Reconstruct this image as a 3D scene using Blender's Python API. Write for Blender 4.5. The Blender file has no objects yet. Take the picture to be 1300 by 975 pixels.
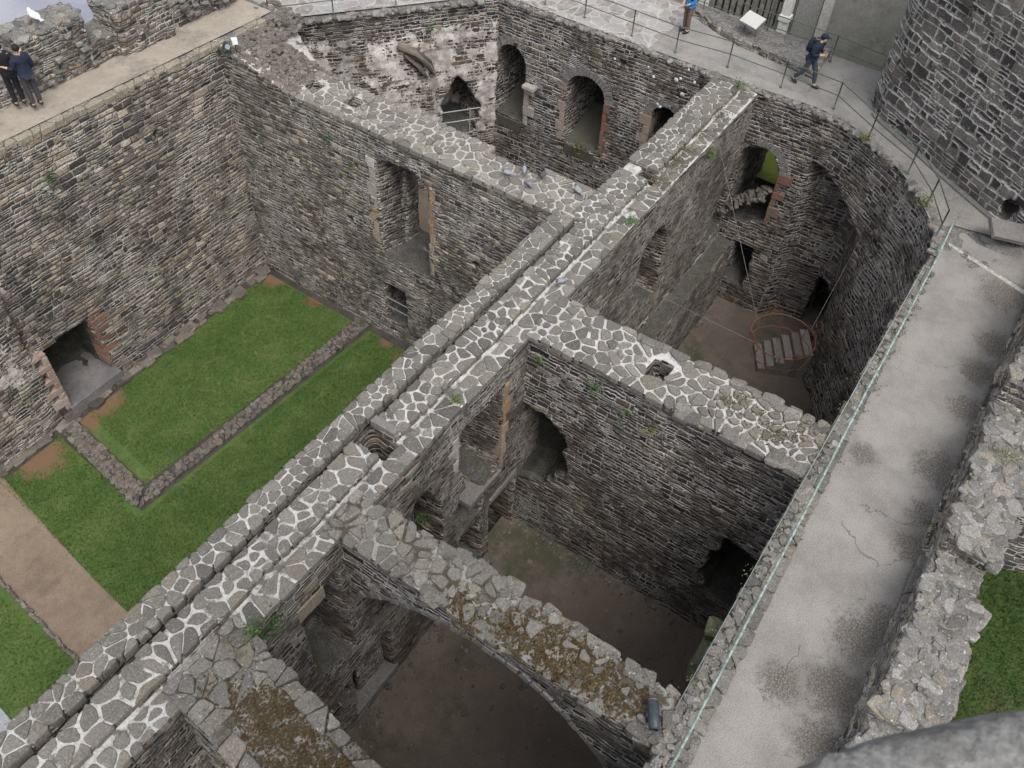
import bpy, bmesh, math, random
import numpy as np
from mathutils import Vector, Matrix, noise as mnoise
R = math.radians
sc = bpy.context.scene
COL = sc.collection
rng = np.random.default_rng(7)
random.seed(7)

# ------------------------------------------------------------------ bookkeeping
def tag(o, label=None, cat=None, group=None, kind=None):
    if label: o['label'] = label
    if cat: o['category'] = cat
    if group: o['group'] = group
    if kind: o['kind'] = kind
    elif cat: o['kind'] = 'thing'
    return o
def link(o, parent=None):
    COL.objects.link(o)
    if parent is not None: o.parent = parent
    return o
def empty(name, loc=(0, 0, 0), rz=0):
    o = bpy.data.objects.new(name, None); o.location = loc; o.rotation_euler = (0, 0, rz)
    o.empty_display_size = .2
    return link(o)
def mesh_np(name, V, F, mats=None, parent=None, smooth=False):
    me = bpy.data.meshes.new(name)
    me.from_pydata([tuple(v) for v in V], [], [tuple(f) for f in F]); me.update()
    for m in (mats or []): me.materials.append(m)
    if smooth:
        me.polygons.foreach_set('use_smooth', [True] * len(me.polygons))
    return link(bpy.data.objects.new(name, me), parent)
class MB:
    """collects boxes, tubes, lumps; build() links them as one mesh"""
    def __init__(s): s.V = []; s.F = []; s.M = []
    def add(s, V, F, mi=0):
        k = len(s.V); s.V += [tuple(v) for v in V]; s.F += [tuple(i + k for i in f) for f in F]; s.M += [mi] * len(F)
    def box(s, x0, x1, y0, y1, z0, z1, mi=0, rot=None, c=None):
        V = [(x, y, z) for z in (z0, z1) for y in (y0, y1) for x in (x0, x1)]
        if rot is not None:
            c = Vector(c if c else ((x0 + x1) / 2, (y0 + y1) / 2, (z0 + z1) / 2))
            V = [tuple(rot @ (Vector(v) - c) + c) for v in V]
        s.add(V, [(0, 2, 3, 1), (4, 5, 7, 6), (0, 1, 5, 4), (2, 6, 7, 3), (0, 4, 6, 2), (1, 3, 7, 5)], mi)
    def tube(s, pts, r, n=8, mi=0, closed=False):
        pts = [Vector(p) for p in pts]; m = len(pts); V = []; F = []
        rr = r if isinstance(r, (list, tuple)) else [r] * m
        up = None
        for i, p in enumerate(pts):
            if closed: d = pts[(i + 1) % m] - pts[i - 1]
            else: d = pts[min(i + 1, m - 1)] - pts[max(i - 1, 0)]
            d.normalize()
            if up is None:
                up = Vector((0, 0, 1)) if abs(d.z) < .9 else Vector((1, 0, 0))
            a = d.cross(up)
            if a.length < 1e-4: a = d.orthogonal()
            a.normalize(); b = a.cross(d).normalized(); up = b
            for k in range(n):
                t = 2 * math.pi * k / n
                V.append(p + (a * math.cos(t) + b * math.sin(t)) * rr[i])
        for i in range(m if closed else m - 1):
            j = (i + 1) % m
            for k in range(n):
                l = (k + 1) % n
                F.append((i * n + k, i * n + l, j * n + l, j * n + k))
        if not closed:
            F.append(tuple(range(n))); F.append(tuple((m - 1) * n + k for k in reversed(range(n))))
        s.add(V, F, mi)
    def poly(s, pts, z0, z1, mi=0):
        n = len(pts)
        V = [(p[0], p[1], z0) for p in pts] + [(p[0], p[1], z1) for p in pts]
        F = [tuple(reversed(range(n))), tuple(range(n, 2 * n))] + [(i, (i + 1) % n, n + (i + 1) % n, n + i) for i in range(n)]
        s.add(V, F, mi)
    def ell(s, c, rad, rot=None, nu=10, nv=7, mi=0):
        V = []; F = []
        for j in range(nv + 1):
            th = math.pi * j / nv
            for i in range(nu):
                ph = 2 * math.pi * i / nu
                v = Vector((rad[0] * math.sin(th) * math.cos(ph), rad[1] * math.sin(th) * math.sin(ph), rad[2] * math.cos(th)))
                if rot is not None: v = rot @ v
                V.append(v + Vector(c))
        for j in range(nv):
            for i in range(nu):
                k = (i + 1) % nu
                F.append((j * nu + i, (j + 1) * nu + i, (j + 1) * nu + k, j * nu + k))
        s.add(V, F, mi)
    def build(s, name, mats, parent=None, smooth=False):
        if not isinstance(mats, (list, tuple)): mats = [mats]
        o = mesh_np(name, s.V, s.F, mats, parent, smooth)
        if len(mats) > 1: o.data.polygons.foreach_set('material_index', s.M)
        return o

# ------------------------------------------------------------------ node helper
class G:
    def __init__(s, name):
        s.m = bpy.data.materials.new(name); s.m.use_nodes = True
        s.t = s.m.node_tree; s.t.nodes.clear()
        s.out = s.t.nodes.new('ShaderNodeOutputMaterial')
        s.b = s.t.nodes.new('ShaderNodeBsdfPrincipled')
        s.t.links.new(s.b.outputs[0], s.out.inputs[0])
        s.b.inputs['Roughness'].default_value = .9
        s.b.inputs['Specular IOR Level'].default_value = .25
    def n(s, ty, **kw):
        nd = s.t.nodes.new(ty)
        for k, v in kw.items(): setattr(nd, k, v)
        return nd
    def put(s, sock, v):
        if v is None: return
        if hasattr(v, 'is_linked') or isinstance(v, bpy.types.NodeSocket): s.t.links.new(v, sock)
        elif isinstance(v, (tuple, list)) and len(v) == 3 and sock.type == 'RGBA': sock.default_value = (*v, 1)
        else: sock.default_value = v
    def math(s, op, a, b=None, c=None, clamp=False):
        nd = s.n('ShaderNodeMath', operation=op, use_clamp=clamp)
        s.put(nd.inputs[0], a); s.put(nd.inputs[1], b); s.put(nd.inputs[2], c)
        return nd.outputs[0]
    def vmath(s, op, a, b=None):
        nd = s.n('ShaderNodeVectorMath', operation=op); s.put(nd.inputs[0], a); s.put(nd.inputs[1], b)
        return nd.outputs['Value'] if op in ('LENGTH', 'DISTANCE', 'DOT_PRODUCT') else nd.outputs[0]
    def noise(s, vec, scale, detail=3, rough=.55, dim='3D', w=None, color=False, dist=0):
        nd = s.n('ShaderNodeTexNoise', noise_dimensions=dim)
        if vec is not None: s.put(nd.inputs['Vector'], vec)
        if w is not None: s.put(nd.inputs['W'], w)
        s.put(nd.inputs['Scale'], scale); s.put(nd.inputs['Detail'], detail); s.put(nd.inputs['Roughness'], rough); s.put(nd.inputs['Distortion'], dist)
        return nd.outputs['Color' if color else 'Fac']
    def white(s, w=None, vec=None, color=False):
        nd = s.n('ShaderNodeTexWhiteNoise', noise_dimensions='1D' if vec is None else ('2D' if w is None else '4D'))
        if vec is not None: s.put(nd.inputs['Vector'], vec)
        if w is not None: s.put(nd.inputs['W'], w)
        return nd.outputs['Color' if color else 'Value']
    def step(s, x, a, b, lo=0., hi=1.):
        nd = s.n('ShaderNodeMapRange', interpolation_type='SMOOTHSTEP')
        s.put(nd.inputs[0], x); s.put(nd.inputs[1], a); s.put(nd.inputs[2], b); s.put(nd.inputs[3], lo); s.put(nd.inputs[4], hi)
        return nd.outputs[0]
    def mix(s, f, a, b, mode='MIX'):
        nd = s.n('ShaderNodeMix', data_type='RGBA', blend_type=mode)
        s.put(nd.inputs['Factor'], f); s.put(nd.inputs[6], a); s.put(nd.inputs[7], b)
        return nd.outputs[2]
    def ramp(s, f, stops, interp='LINEAR'):
        nd = s.n('ShaderNodeValToRGB'); cr = nd.color_ramp; cr.interpolation = interp
        while len(cr.elements) < len(stops): cr.elements.new(.5)
        for e, (p, c) in zip(cr.elements, stops): e.position = p; e.color = (*c, 1)
        s.put(nd.inputs[0], f); return nd.outputs[0]
    def sep(s, v):
        nd = s.n('ShaderNodeSeparateXYZ'); s.put(nd.inputs[0], v); return nd.outputs
    def comb(s, x, y, z=0.):
        nd = s.n('ShaderNodeCombineXYZ'); s.put(nd.inputs[0], x); s.put(nd.inputs[1], y); s.put(nd.inputs[2], z); return nd.outputs[0]
    def uv(s): return s.n('ShaderNodeTexCoord').outputs['UV']
    def obj(s): return s.n('ShaderNodeTexCoord').outputs['Object']
    def pos(s): return s.n('ShaderNodeNewGeometry').outputs['Position']
    def island(s): return s.n('ShaderNodeNewGeometry').outputs['Random Per Island']
    def bump(s, h, strength=.6, dist=.02):
        nd = s.n('ShaderNodeBump'); s.put(nd.inputs['Strength'], strength); s.put(nd.inputs['Distance'], dist); s.put(nd.inputs['Height'], h)
        s.t.links.new(nd.outputs[0], s.b.inputs['Normal'])
    def color(s, c): s.put(s.b.inputs['Base Color'], c)
    def rough(s, c): s.put(s.b.inputs['Roughness'], c)

def plain(name, col, rough=.7, metal=0., nz=.15, scale=12., spec=.3):
    g = G(name); p = g.pos()
    f = g.noise(p, scale, 4)
    g.color(g.mix(g.step(f, .3, .7), tuple(c * (1 - nz) for c in col), tuple(min(1, c * (1 + nz)) for c in col)))
    g.b.inputs['Metallic'].default_value = metal; g.rough(rough); g.b.inputs['Specular IOR Level'].default_value = spec
    g.bump(f, .3, .004)
    return g.m

def masonry(name, ch=.15, L=.34, mw=.012, pal=None, mortar=(.36, .335, .31), mortar2=(.17, .155, .14), mort_bias=.5,
            lichen=.4, green=.3, warm=.25, dark=.4, off=0., bump=1., plaster=None, pale=.3):
    g = G(name); uv = g.uv(); P = g.pos()
    sx = g.sep(uv); u0, v0 = sx[0], sx[1]
    uvo = g.vmath('ADD', uv, (off * 3.1, off * 1.7, off))
    big = g.noise(uvo, .45, 3); mid = g.noise(uvo, 1.6, 3); fine = g.noise(uvo, 13, 3, .6); vfine = g.noise(uvo, 55, 2, .6)
    wob = g.sep(g.noise(uvo, 2.2, 2, color=True)); wob2 = g.sep(g.noise(uvo, 9., 2, color=True))
    u = g.math('ADD', u0, g.math('ADD', g.math('MULTIPLY', g.math('SUBTRACT', wob[0], .5), .16), g.math('MULTIPLY', g.math('SUBTRACT', wob2[0], .5), .05)))
    v = g.math('ADD', v0, g.math('ADD', g.math('MULTIPLY', g.math('SUBTRACT', wob[1], .5), .08), g.math('MULTIPLY', g.math('SUBTRACT', wob2[1], .5), .05)))
    kk = g.math('ADD', 1., g.math('MULTIPLY', g.math('GREATER_THAN', g.math('ADD', g.noise(uvo, .8, 2), g.math('MULTIPLY', g.math('SUBTRACT', wob2[2], .5), .12)), .55), .55))
    u = g.math('DIVIDE', u, kk); v = g.math('DIVIDE', v, kk)
    # courses of uneven height
    vw = g.math('ADD', g.math('DIVIDE', v, ch), g.math('MULTIPLY', g.noise(None, 1.1, 1, dim='1D', w=g.math('ADD', v0, off)), 1.5))
    row = g.math('FLOOR', vw); fv = g.math('FRACT', vw)
    r1 = g.white(row); r2 = g.white(g.math('ADD', row, 31.7))
    Lr = g.math('MULTIPLY', L, g.math('ADD', .6, g.math('MULTIPLY', r2, .9)))
    uu = g.math('ADD', g.math('DIVIDE', u, Lr), g.math('MULTIPLY', r1, 91.))
    vo = g.n('ShaderNodeTexVoronoi', voronoi_dimensions='1D', feature='F1'); g.put(vo.inputs['W'], uu); g.put(vo.inputs['Scale'], 1.); g.put(vo.inputs['Randomness'], .85)
    ve = g.n('ShaderNodeTexVoronoi', voronoi_dimensions='1D', feature='DISTANCE_TO_EDGE'); g.put(ve.inputs['W'], uu); g.put(ve.inputs['Scale'], 1.); g.put(ve.inputs['Randomness'], .85)
    du = g.math('MULTIPLY', ve.outputs['Distance'], Lr)
    dv = g.math('MULTIPLY', g.math('MINIMUM', fv, g.math('SUBTRACT', 1., fv)), ch * .85)
    sid = g.white(w=g.math('ADD', row, .37), vec=g.comb(vo.outputs['W'], row))
    sid2 = g.white(w=g.math('ADD', row, 7.9), vec=g.comb(vo.outputs['W'], row))
    # some stones are pairs of thin ones, laid one on the other
    split = g.math('LESS_THAN', sid2, .2)
    dsp = g.math('MULTIPLY', g.math('ABSOLUTE', g.math('SUBTRACT', fv, .5)), ch * .85)
    dv = g.math('MINIMUM', dv, g.math('ADD', dsp, g.math('MULTIPLY', g.math('SUBTRACT', 1., split), 9.)))
    half = g.math('MULTIPLY', split, g.math('GREATER_THAN', fv, .5))
    sid = g.math('FRACT', g.math('ADD', sid, g.math('MULTIPLY', half, .413)))
    d = g.math('MULTIPLY', g.math('SMOOTH_MIN', du, dv, .02), kk)
    jit = g.math('MULTIPLY', g.math('SUBTRACT', fine, .5), .022)
    dj = g.math('ADD', d, jit)
    mwv = g.math('MULTIPLY', mw, g.math('ADD', .45, g.math('MULTIPLY', mid, 1.2)))
    stone = g.step(dj, mwv, g.math('ADD', mwv, .012))
    pal = pal or [(.035, .034, .034), (.075, .07, .066), (.11, .1, .092), (.15, .137, .122), (.09, .078, .076), (.19, .172, .15)]
    k = len(pal)
    sc_ = g.ramp(sid, [(i / k, c) for i, c in enumerate(pal)], 'CONSTANT')
    sc_ = g.mix(g.math('MULTIPLY', g.math('GREATER_THAN', sid2, .9), warm * .8), sc_, (.2, .13, .085))
    sc_ = g.mix(g.math('MULTIPLY', g.math('LESS_THAN', sid2, .12), .8), sc_, (.02, .019, .019))
    zone = g.noise(g.vmath('ADD', uvo, (61., 23., 0.)), .5, 3)
    sc_ = g.mix(.8, sc_, g.mix(1., sc_, g.ramp(zone, [(.3, (.6, .56, .6)), (.5, (1., .97, .93)), (.7, (1.4, 1.36, 1.22))]), 'MULTIPLY'))
    sc_ = g.mix(g.math('MULTIPLY', g.step(fine, .35, .75), .5), sc_, g.mix(1., sc_, (1.7, 1.65, 1.6), 'MULTIPLY'))
    mo = g.mix(g.step(g.math('ADD', mid, g.math('MULTIPLY', g.math('SUBTRACT', big, .5), 1.2)), mort_bias - .12, mort_bias + .16), mortar2, mortar)
    mo = g.mix(g.math('MULTIPLY', vfine, .4), mo, (.1, .09, .08))
    c = g.mix(stone, mo, sc_)
    # weathering: dark damp drifts, ochre, pale leached patches, algae, white lichen
    st = g.noise(g.vmath('MULTIPLY', uvo, (1.5, .28, 1.)), 1., 4, .6)
    c = g.mix(g.math('MULTIPLY', g.step(st, .48, .75), dark), c, (.03, .028, .027))
    pl = g.noise(g.vmath('ADD', uvo, (31., 12., 0.)), .9, 4, .65)
    c = g.mix(g.math('MULTIPLY', g.step(pl, .56, .8), pale), c, (.3, .29, .285))
    oc = g.noise(g.vmath('ADD', uvo, (71., 5., 0.)), .7, 4, .6)
    c = g.mix(g.math('MULTIPLY', g.step(oc, .56, .78), warm * .8), c, (.19, .13, .075))
    gr = g.noise(g.vmath('ADD', uvo, (11., 55., 0.)), .8, 5, .65)
    c = g.mix(g.math('MULTIPLY', g.step(gr, .55, .8), green), c, (.055, .075, .03))
    li = g.noise(g.vmath('ADD', uvo, (3., 91., 0.)), 7., 3, .7)
    lz = g.noise(g.vmath('ADD', uvo, (37., 3., 0.)), .6, 2)
    c = g.mix(g.math('MULTIPLY', g.math('MULTIPLY', g.step(li, .58, .68), g.step(lz, .42, .62)), lichen), c, (.52, .52, .5))
    c = g.mix(.9, c, g.mix(1., c, g.ramp(vfine, [(0.3, (.25, .25, .25)), (.7, (1.85, 1.83, 1.8))]), 'MULTIPLY'))
    gap = g.noise(g.vmath('ADD', uvo, (8., 44., 0.)), 3.2, 2)
    c = g.mix(g.math('MULTIPLY', g.math('MULTIPLY', g.step(d, .014, .0), g.step(gap, .5, .62)), .65), c, (.012, .011, .01))  # near-black in scattered joints paints the shadow line of open gaps
    spk = g.noise(g.vmath('ADD', uvo, (18., 4., 0.)), 26., 2, .6)
    c = g.mix(g.math('MULTIPLY', g.step(spk, .66, .73), .55 * lichen + .12), c, (.5, .49, .47))
    rel = g.math('ADD', g.math('MULTIPLY', g.step(d, 0., .035), .9), g.math('MULTIPLY', sid2, .55))
    h = g.math('ADD', rel, g.math('ADD', g.math('MULTIPLY', fine, .5), g.math('MULTIPLY', vfine, .18)))
    if plaster:
        (a0, a1, b0, b1, thr) = plaster          # old render left on the masonry
        pn = g.math('ADD', g.noise(g.vmath('ADD', uvo, (5., 19., 2.)), 1.5, 6, .7, dist=.4), g.math('MULTIPLY', g.math('SUBTRACT', g.step(d, 0., .04), .6), -.07))
        inr = g.math('MULTIPLY', g.math('MULTIPLY', g.step(u0, a0, a0 + .8), g.step(u0, a1, a1 - .5)), g.math('MULTIPLY', g.step(v0, b0, b0 + .8), g.step(v0, b1, b1 - .35)))
        pm = g.step(g.math('ADD', g.math('MULTIPLY', pn, 1.), g.math('MULTIPLY', g.math('SUBTRACT', inr, 1.), .6)), thr, thr + .035)
        pc = g.mix(g.step(g.noise(uvo, 2.3, 5, .7), .35, .7), (.34, .3, .275), (.64, .615, .585))
        pc = g.mix(g.math('MULTIPLY', g.step(g.noise(uvo, 4., 3), .55, .75), .6), pc, (.34, .2, .15))
        pc = g.mix(g.math('MULTIPLY', g.step(st, .5, .7), .5), pc, (.1, .09, .085))
        pc = g.mix(.75, pc, g.mix(1., pc, g.ramp(g.noise(uvo, 20., 4, .7), [(.3, (.5, .48, .46)), (.7, (1.35, 1.35, 1.35))]), 'MULTIPLY'))
        c = g.mix(pm, c, pc)
        h = g.math('ADD', g.math('MULTIPLY', h, g.math('SUBTRACT', 1., pm)), g.math('MULTIPLY', pm, g.math('ADD', 1.9, g.math('MULTIPLY', fine, .3))))
    g.color(c); g.bump(h, 1. * bump, .045); g.rough(.92)
    return g.m

def rubble_mat(name, base=(.2, .19, .175), mortar=(.3, .28, .26), moss=.2):
    """broken wall core / mortar bed seen from above"""
    g = G(name); p = g.pos()
    n1 = g.noise(p, 3., 4, .6); n2 = g.noise(p, 22., 4, .65); n3 = g.noise(p, 70., 2)
    vo = g.n('ShaderNodeTexVoronoi', feature='DISTANCE_TO_EDGE'); g.put(vo.inputs['Vector'], g.vmath('ADD', p, g.vmath('MULTIPLY', g.noise(p, 6., 2, color=True), (.15, .15, .15))))
    vo.inputs['Scale'].default_value = 5.5
    vc = g.n('ShaderNodeTexVoronoi'); g.put(vc.inputs['Vector'], p); vc.inputs['Scale'].default_value = 5.5
    c = g.mix(g.step(vo.outputs['Distance'], .02, .09), mortar, g.mix(vc.outputs['Color'], tuple(x * .55 for x in base), tuple(x * 1.3 for x in base)))
    c = g.mix(g.step(n2, .35, .7), g.mix(1., c, (.5, .5, .5), 'MULTIPLY'), c)
    c = g.mix(g.math('MULTIPLY', g.step(n1, .5, .68), moss), c, (.06, .055, .025))
    c = g.mix(g.math('MULTIPLY', g.step(n3, .6, .7), .5), c, (.5, .49, .47))
    g.color(c); g.bump(g.math('ADD', g.math('MULTIPLY', n2, .6), g.math('ADD', g.math('MULTIPLY', g.step(vo.outputs['Distance'], 0., .1), .5), g.math('MULTIPLY', n3, .2))), .9, .03)
    return g.m

def bed_mat(name, col=(.55, .53, .5), dirt=.35, moss=(.05, .045, .02)):
    g = G(name); p = g.pos()
    n1 = g.noise(p, 2.2, 5, .65); n2 = g.noise(p, 18., 4, .7); n3 = g.noise(p, 60., 2)
    c = g.mix(g.step(n2, .3, .7), tuple(x * .6 for x in col), col)
    c = g.mix(g.math('MULTIPLY', g.step(g.math('ADD', n1, g.math('MULTIPLY', g.math('SUBTRACT', n2, .5), .35)), .62 - dirt * .35, .72 - dirt * .3), .9), c, g.mix(n2, (.03, .027, .02), moss))
    g.color(c); g.bump(g.math('ADD', n2, g.math('MULTIPLY', n3, .4)), .7, .015)
    return g.m

def stone_mat(name, pal, lichen=.5, moss=.0, warm=.12):
    g = G(name); p = g.pos(); r = g.island()
    n1 = g.noise(p, 5., 4, .6); n2 = g.noise(p, 30., 4, .7); n3 = g.noise(p, 90., 2, .6)
    k = len(pal)
    c = g.ramp(r, [(i / (k - 1), x) for i, x in enumerate(pal)])
    r2 = g.math('FRACT', g.math('MULTIPLY', r, 17.31))
    c = g.mix(g.math('MULTIPLY', g.math('GREATER_THAN', r2, .93), warm * 3), c, (.23, .19, .145))
    c = g.mix(.8, c, g.mix(1., c, g.ramp(n2, [(.3, (.4, .4, .39)), (.7, (1.55, 1.54, 1.52))]), 'MULTIPLY'))
    c = g.mix(g.math('MULTIPLY', g.step(n3, .58, .72), .35), c, (.05, .047, .04))
    c = g.mix(g.math('MULTIPLY', g.step(n1, .5, .72), .4), c, (.1, .095, .085))
    li = g.noise(g.vmath('ADD', p, (9., 4., 2.)), 16., 3, .7)
    c = g.mix(g.math('MULTIPLY', g.step(li, .6, .7), lichen), c, (.5, .5, .48))
    if moss: c = g.mix(g.math('MULTIPLY', g.step(g.noise(p, 2.4, 5, .7), .52, .66), moss), c, (.055, .04, .018))
    g.color(c); g.bump(g.math('ADD', n1, g.math('ADD', g.math('MULTIPLY', n2, .6), g.math('MULTIPLY', n3, .3))), .75, .02)
    return g.m

M = {}
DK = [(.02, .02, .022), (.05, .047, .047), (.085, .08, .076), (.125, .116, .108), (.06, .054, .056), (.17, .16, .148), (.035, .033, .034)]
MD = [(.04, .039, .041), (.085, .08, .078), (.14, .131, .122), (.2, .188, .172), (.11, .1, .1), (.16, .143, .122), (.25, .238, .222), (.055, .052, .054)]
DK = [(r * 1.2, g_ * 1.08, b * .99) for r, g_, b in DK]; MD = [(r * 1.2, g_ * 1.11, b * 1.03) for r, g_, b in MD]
M['left'] = masonry('courtyard_masonry', .14, .28, .013, MD, mortar=(.44, .415, .39), mortar2=(.2, .18, .163), mort_bias=.44, lichen=.5, green=.22, warm=.28, dark=.4, off=1.3, pale=.5, plaster=(-3.5, 8.0, -6.6, -1.6, .53))
M['cross'] = masonry('cross_wall_masonry', .118, .22, .0105, MD, mortar=(.46, .44, .42), mort_bias=.46, lichen=.8, green=.3, warm=.15, dark=.6, off=4.1, pale=.4)
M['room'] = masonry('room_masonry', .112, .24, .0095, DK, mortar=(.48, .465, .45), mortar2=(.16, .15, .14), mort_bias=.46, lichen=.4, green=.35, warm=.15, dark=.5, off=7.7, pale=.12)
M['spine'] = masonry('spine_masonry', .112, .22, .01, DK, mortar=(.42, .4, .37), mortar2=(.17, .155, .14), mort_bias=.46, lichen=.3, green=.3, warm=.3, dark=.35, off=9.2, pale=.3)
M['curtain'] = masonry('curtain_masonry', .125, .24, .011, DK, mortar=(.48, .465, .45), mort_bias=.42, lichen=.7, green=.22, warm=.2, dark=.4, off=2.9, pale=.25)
M['plastered'] = masonry('plastered_masonry', .13, .25, .012, DK, mortar=(.46, .44, .42), mort_bias=.4, lichen=.5, green=.25, warm=.25, dark=.4, off=5.5, plaster=(.3, 8.4, -5.8, -.5, .455), pale=.3)
M['tower'] = masonry('tower_masonry', .23, .44, .022, [(.035, .034, .035), (.065, .062, .062), (.1, .094, .09), (.14, .13, .122), (.08, .073, .072)], mortar=(.52, .5, .48), mort_bias=.36, lichen=.7, green=.15, warm=.15, dark=.3, off=6.4, pale=.25)
M['parapet'] = masonry('parapet_masonry', .13, .26, .013, MD, mortar=(.44, .42, .39), mort_bias=.45, lichen=1., green=.4, warm=.2, dark=.4, off=8.8, pale=.4)
M['bed'] = bed_mat('mortar_bed', (.56, .54, .51), .34, (.16, .15, .13))
M['bed_pale'] = bed_mat('pale_mortar_bed', (.5, .47, .43), .3, (.08, .07, .05))
M['bed_moss'] = bed_mat('mossy_mortar_bed', (.36, .345, .32), .55, (.08, .05, .02))
M['core'] = rubble_mat('rubble_core')
M['core_moss'] = rubble_mat('mossy_rubble_core', (.15, .145, .135), (.26, .24, .22), .5)
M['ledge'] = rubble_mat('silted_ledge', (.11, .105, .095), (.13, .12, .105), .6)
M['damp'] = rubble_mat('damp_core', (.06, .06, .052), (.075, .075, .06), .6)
GR = [(.09, .088, .085), (.165, .16, .15), (.12, .116, .11), (.21, .203, .19), (.105, .1, .095), (.18, .17, .155), (.14, .136, .13)]
GR = [(r * 1.04, g_, b * .95) for r, g_, b in GR]
M['cap'] = stone_mat('cap_stone', GR, .35)
M['cap_pale'] = stone_mat('pale_cap_stone', [tuple(x * 1.2 for x in c) for c in GR], .45)
M['cap_moss'] = stone_mat('mossy_cap_stone', GR, .6, .55)
M['rub'] = stone_mat('rubble_stone', [(.1, .095, .088), (.2, .19, .175), (.15, .14, .13), (.26, .25, .235), (.12, .11, .1)], .8, .25, .2)
M['low'] = stone_mat('low_wall_stone', [(.07, .06, .052), (.16, .14, .12), (.11, .095, .083), (.2, .175, .15)], .45, .1)
M['pink'] = stone_mat('pink_sandstone', [(.27, .19, .16), (.34, .26, .22), (.3, .21, .18), (.36, .3, .26)], .25)
M['red'] = stone_mat('red_sandstone', [(.18, .095, .07), (.22, .125, .095), (.15, .085, .065), (.22, .15, .125)], .25, 0, .03)
M['ochre'] = stone_mat('ochre_stained_stone', [(.3, .2, .1), (.33, .27, .2), (.27, .15, .06), (.36, .31, .25)], .15)
M['pale'] = stone_mat('pale_dressed_stone', [(.38, .35, .31), (.45, .42, .38), (.33, .3, .27)], .2)
M['grey'] = stone_mat('grey_dressed_stone', [(.15, .145, .138), (.2, .19, .18), (.17, .155, .15)], .3)
M['dark'] = stone_mat('dark_coping_stone', [(.16, .158, .15), (.175, .172, .165)], .35, .5)
M['algae'] = stone_mat('mossy_boulder', [(.11, .11, .065), (.09, .1, .05)], .2, .4)

# ------------------------------------------------------------------ numpy noise
def _hash(i, j, k, seed):
    n = (i * 374761393 + j * 668265263 + k * 2147483647 + seed * 144665) & 0xffffffff
    n = ((n ^ (n >> 13)) * 1274126177) & 0xffffffff
    return ((n ^ (n >> 16)) & 0xffff) / 65535.
def vnoise(P, scale, seed=0):
    Q = P * scale; I = np.floor(Q).astype(np.int64); f = Q - I; f = f * f * (3 - 2 * f)
    r = 0
    for a in (0, 1):
        for b in (0, 1):
            for c in (0, 1):
                w = (f[:, 0] if a else 1 - f[:, 0]) * (f[:, 1] if b else 1 - f[:, 1]) * (f[:, 2] if c else 1 - f[:, 2])
                r = r + w * _hash(I[:, 0] + a, I[:, 1] + b, I[:, 2] + c, seed)
    return r * 2 - 1

# ------------------------------------------------------------------ walls carved from solids
def temp(mb):
    o = mb.build('tmp', [])
    bm = bmesh.new(); bm.from_mesh(o.data); bmesh.ops.recalc_face_normals(bm, faces=bm.faces); bm.to_mesh(o.data); bm.free()
    return o
def baked(o):
    bpy.context.view_layer.update()
    dg = bpy.context.evaluated_depsgraph_get()
    me = bpy.data.meshes.new_from_object(o.evaluated_get(dg), depsgraph=dg)
    return me
def kill(o):
    me = o.data; bpy.data.objects.remove(o); bpy.data.meshes.remove(me)

def loft(bot, top, z0, z1):
    """solid between two rings with the same number of points; z may be a list"""
    m = MB(); n = len(bot)
    zb = z0 if isinstance(z0, list) else [z0] * n; zt = z1 if isinstance(z1, list) else [z1] * n
    V = [(p[0], p[1], z) for p, z in zip(bot, zb)] + [(p[0], p[1], z) for p, z in zip(top, zt)]
    F = [tuple(reversed(range(n))), tuple(range(n, 2 * n))] + [(i, (i + 1) % n, n + (i + 1) % n, n + i) for i in range(n)]
    m.add(V, F); return m
def ragged(pts, seed, amp=.07, step=.22):
    rr = random.Random(seed); out = []
    n = len(pts)
    for i in range(n):
        a = Vector(pts[i]); b = Vector(pts[(i + 1) % n]); k = max(1, int((b - a).length / step))
        for j in range(k):
            p = a.lerp(b, j / k)
            if amp: p = p + Vector((rr.uniform(-amp, amp), rr.uniform(-amp, amp)))
            out.append((p.x, p.y))
    return out
def cutY(poly, y0, y1, sx=1., sz=1.):
    """cutter: polygon in (x, z) swept along y, the far end scaled about its centre"""
    n = len(poly); cx = sum(p[0] for p in poly) / n; cz = sum(p[1] for p in poly) / n
    m = MB()
    V = [(p[0], y0, p[1]) for p in poly] + [(cx + (p[0] - cx) * sx, y1, cz + (p[1] - cz) * sz) for p in poly]
    m.add(V, [tuple(range(n)), tuple(reversed(range(n, 2 * n)))] + [(i, n + i, n + (i + 1) % n, (i + 1) % n) for i in range(n)])
    return m
def cutX(poly, x0, x1, sy=1., sz=1., dz=0., dy=0.):
    n = len(poly); cy = sum(p[0] for p in poly) / n; cz = sum(p[1] for p in poly) / n
    m = MB()
    V = [(x0, p[0], p[1]) for p in poly] + [(x1, cy + dy + (p[0] - cy) * sy, cz + dz + (p[1] - cz) * sz) for p in poly]
    m.add(V, [tuple(range(n)), tuple(reversed(range(n, 2 * n)))] + [(i, n + i, n + (i + 1) % n, (i + 1) % n) for i in range(n)])
    return m
def boxm(*a):
    m = MB(); m.box(*a); return m
def archpoly(a, b, z0, zs, zc, n=9):
    """opening from a to b: sill z0, springing zs, crown zc"""
    P = [(a, z0), (b, z0)]
    for i in range(n + 1):
        t = math.pi * i / n
        P.append(((a + b) / 2 + (b - a) / 2 * math.cos(t), zs + (zc - zs) * math.sin(t)))
    return P

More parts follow.
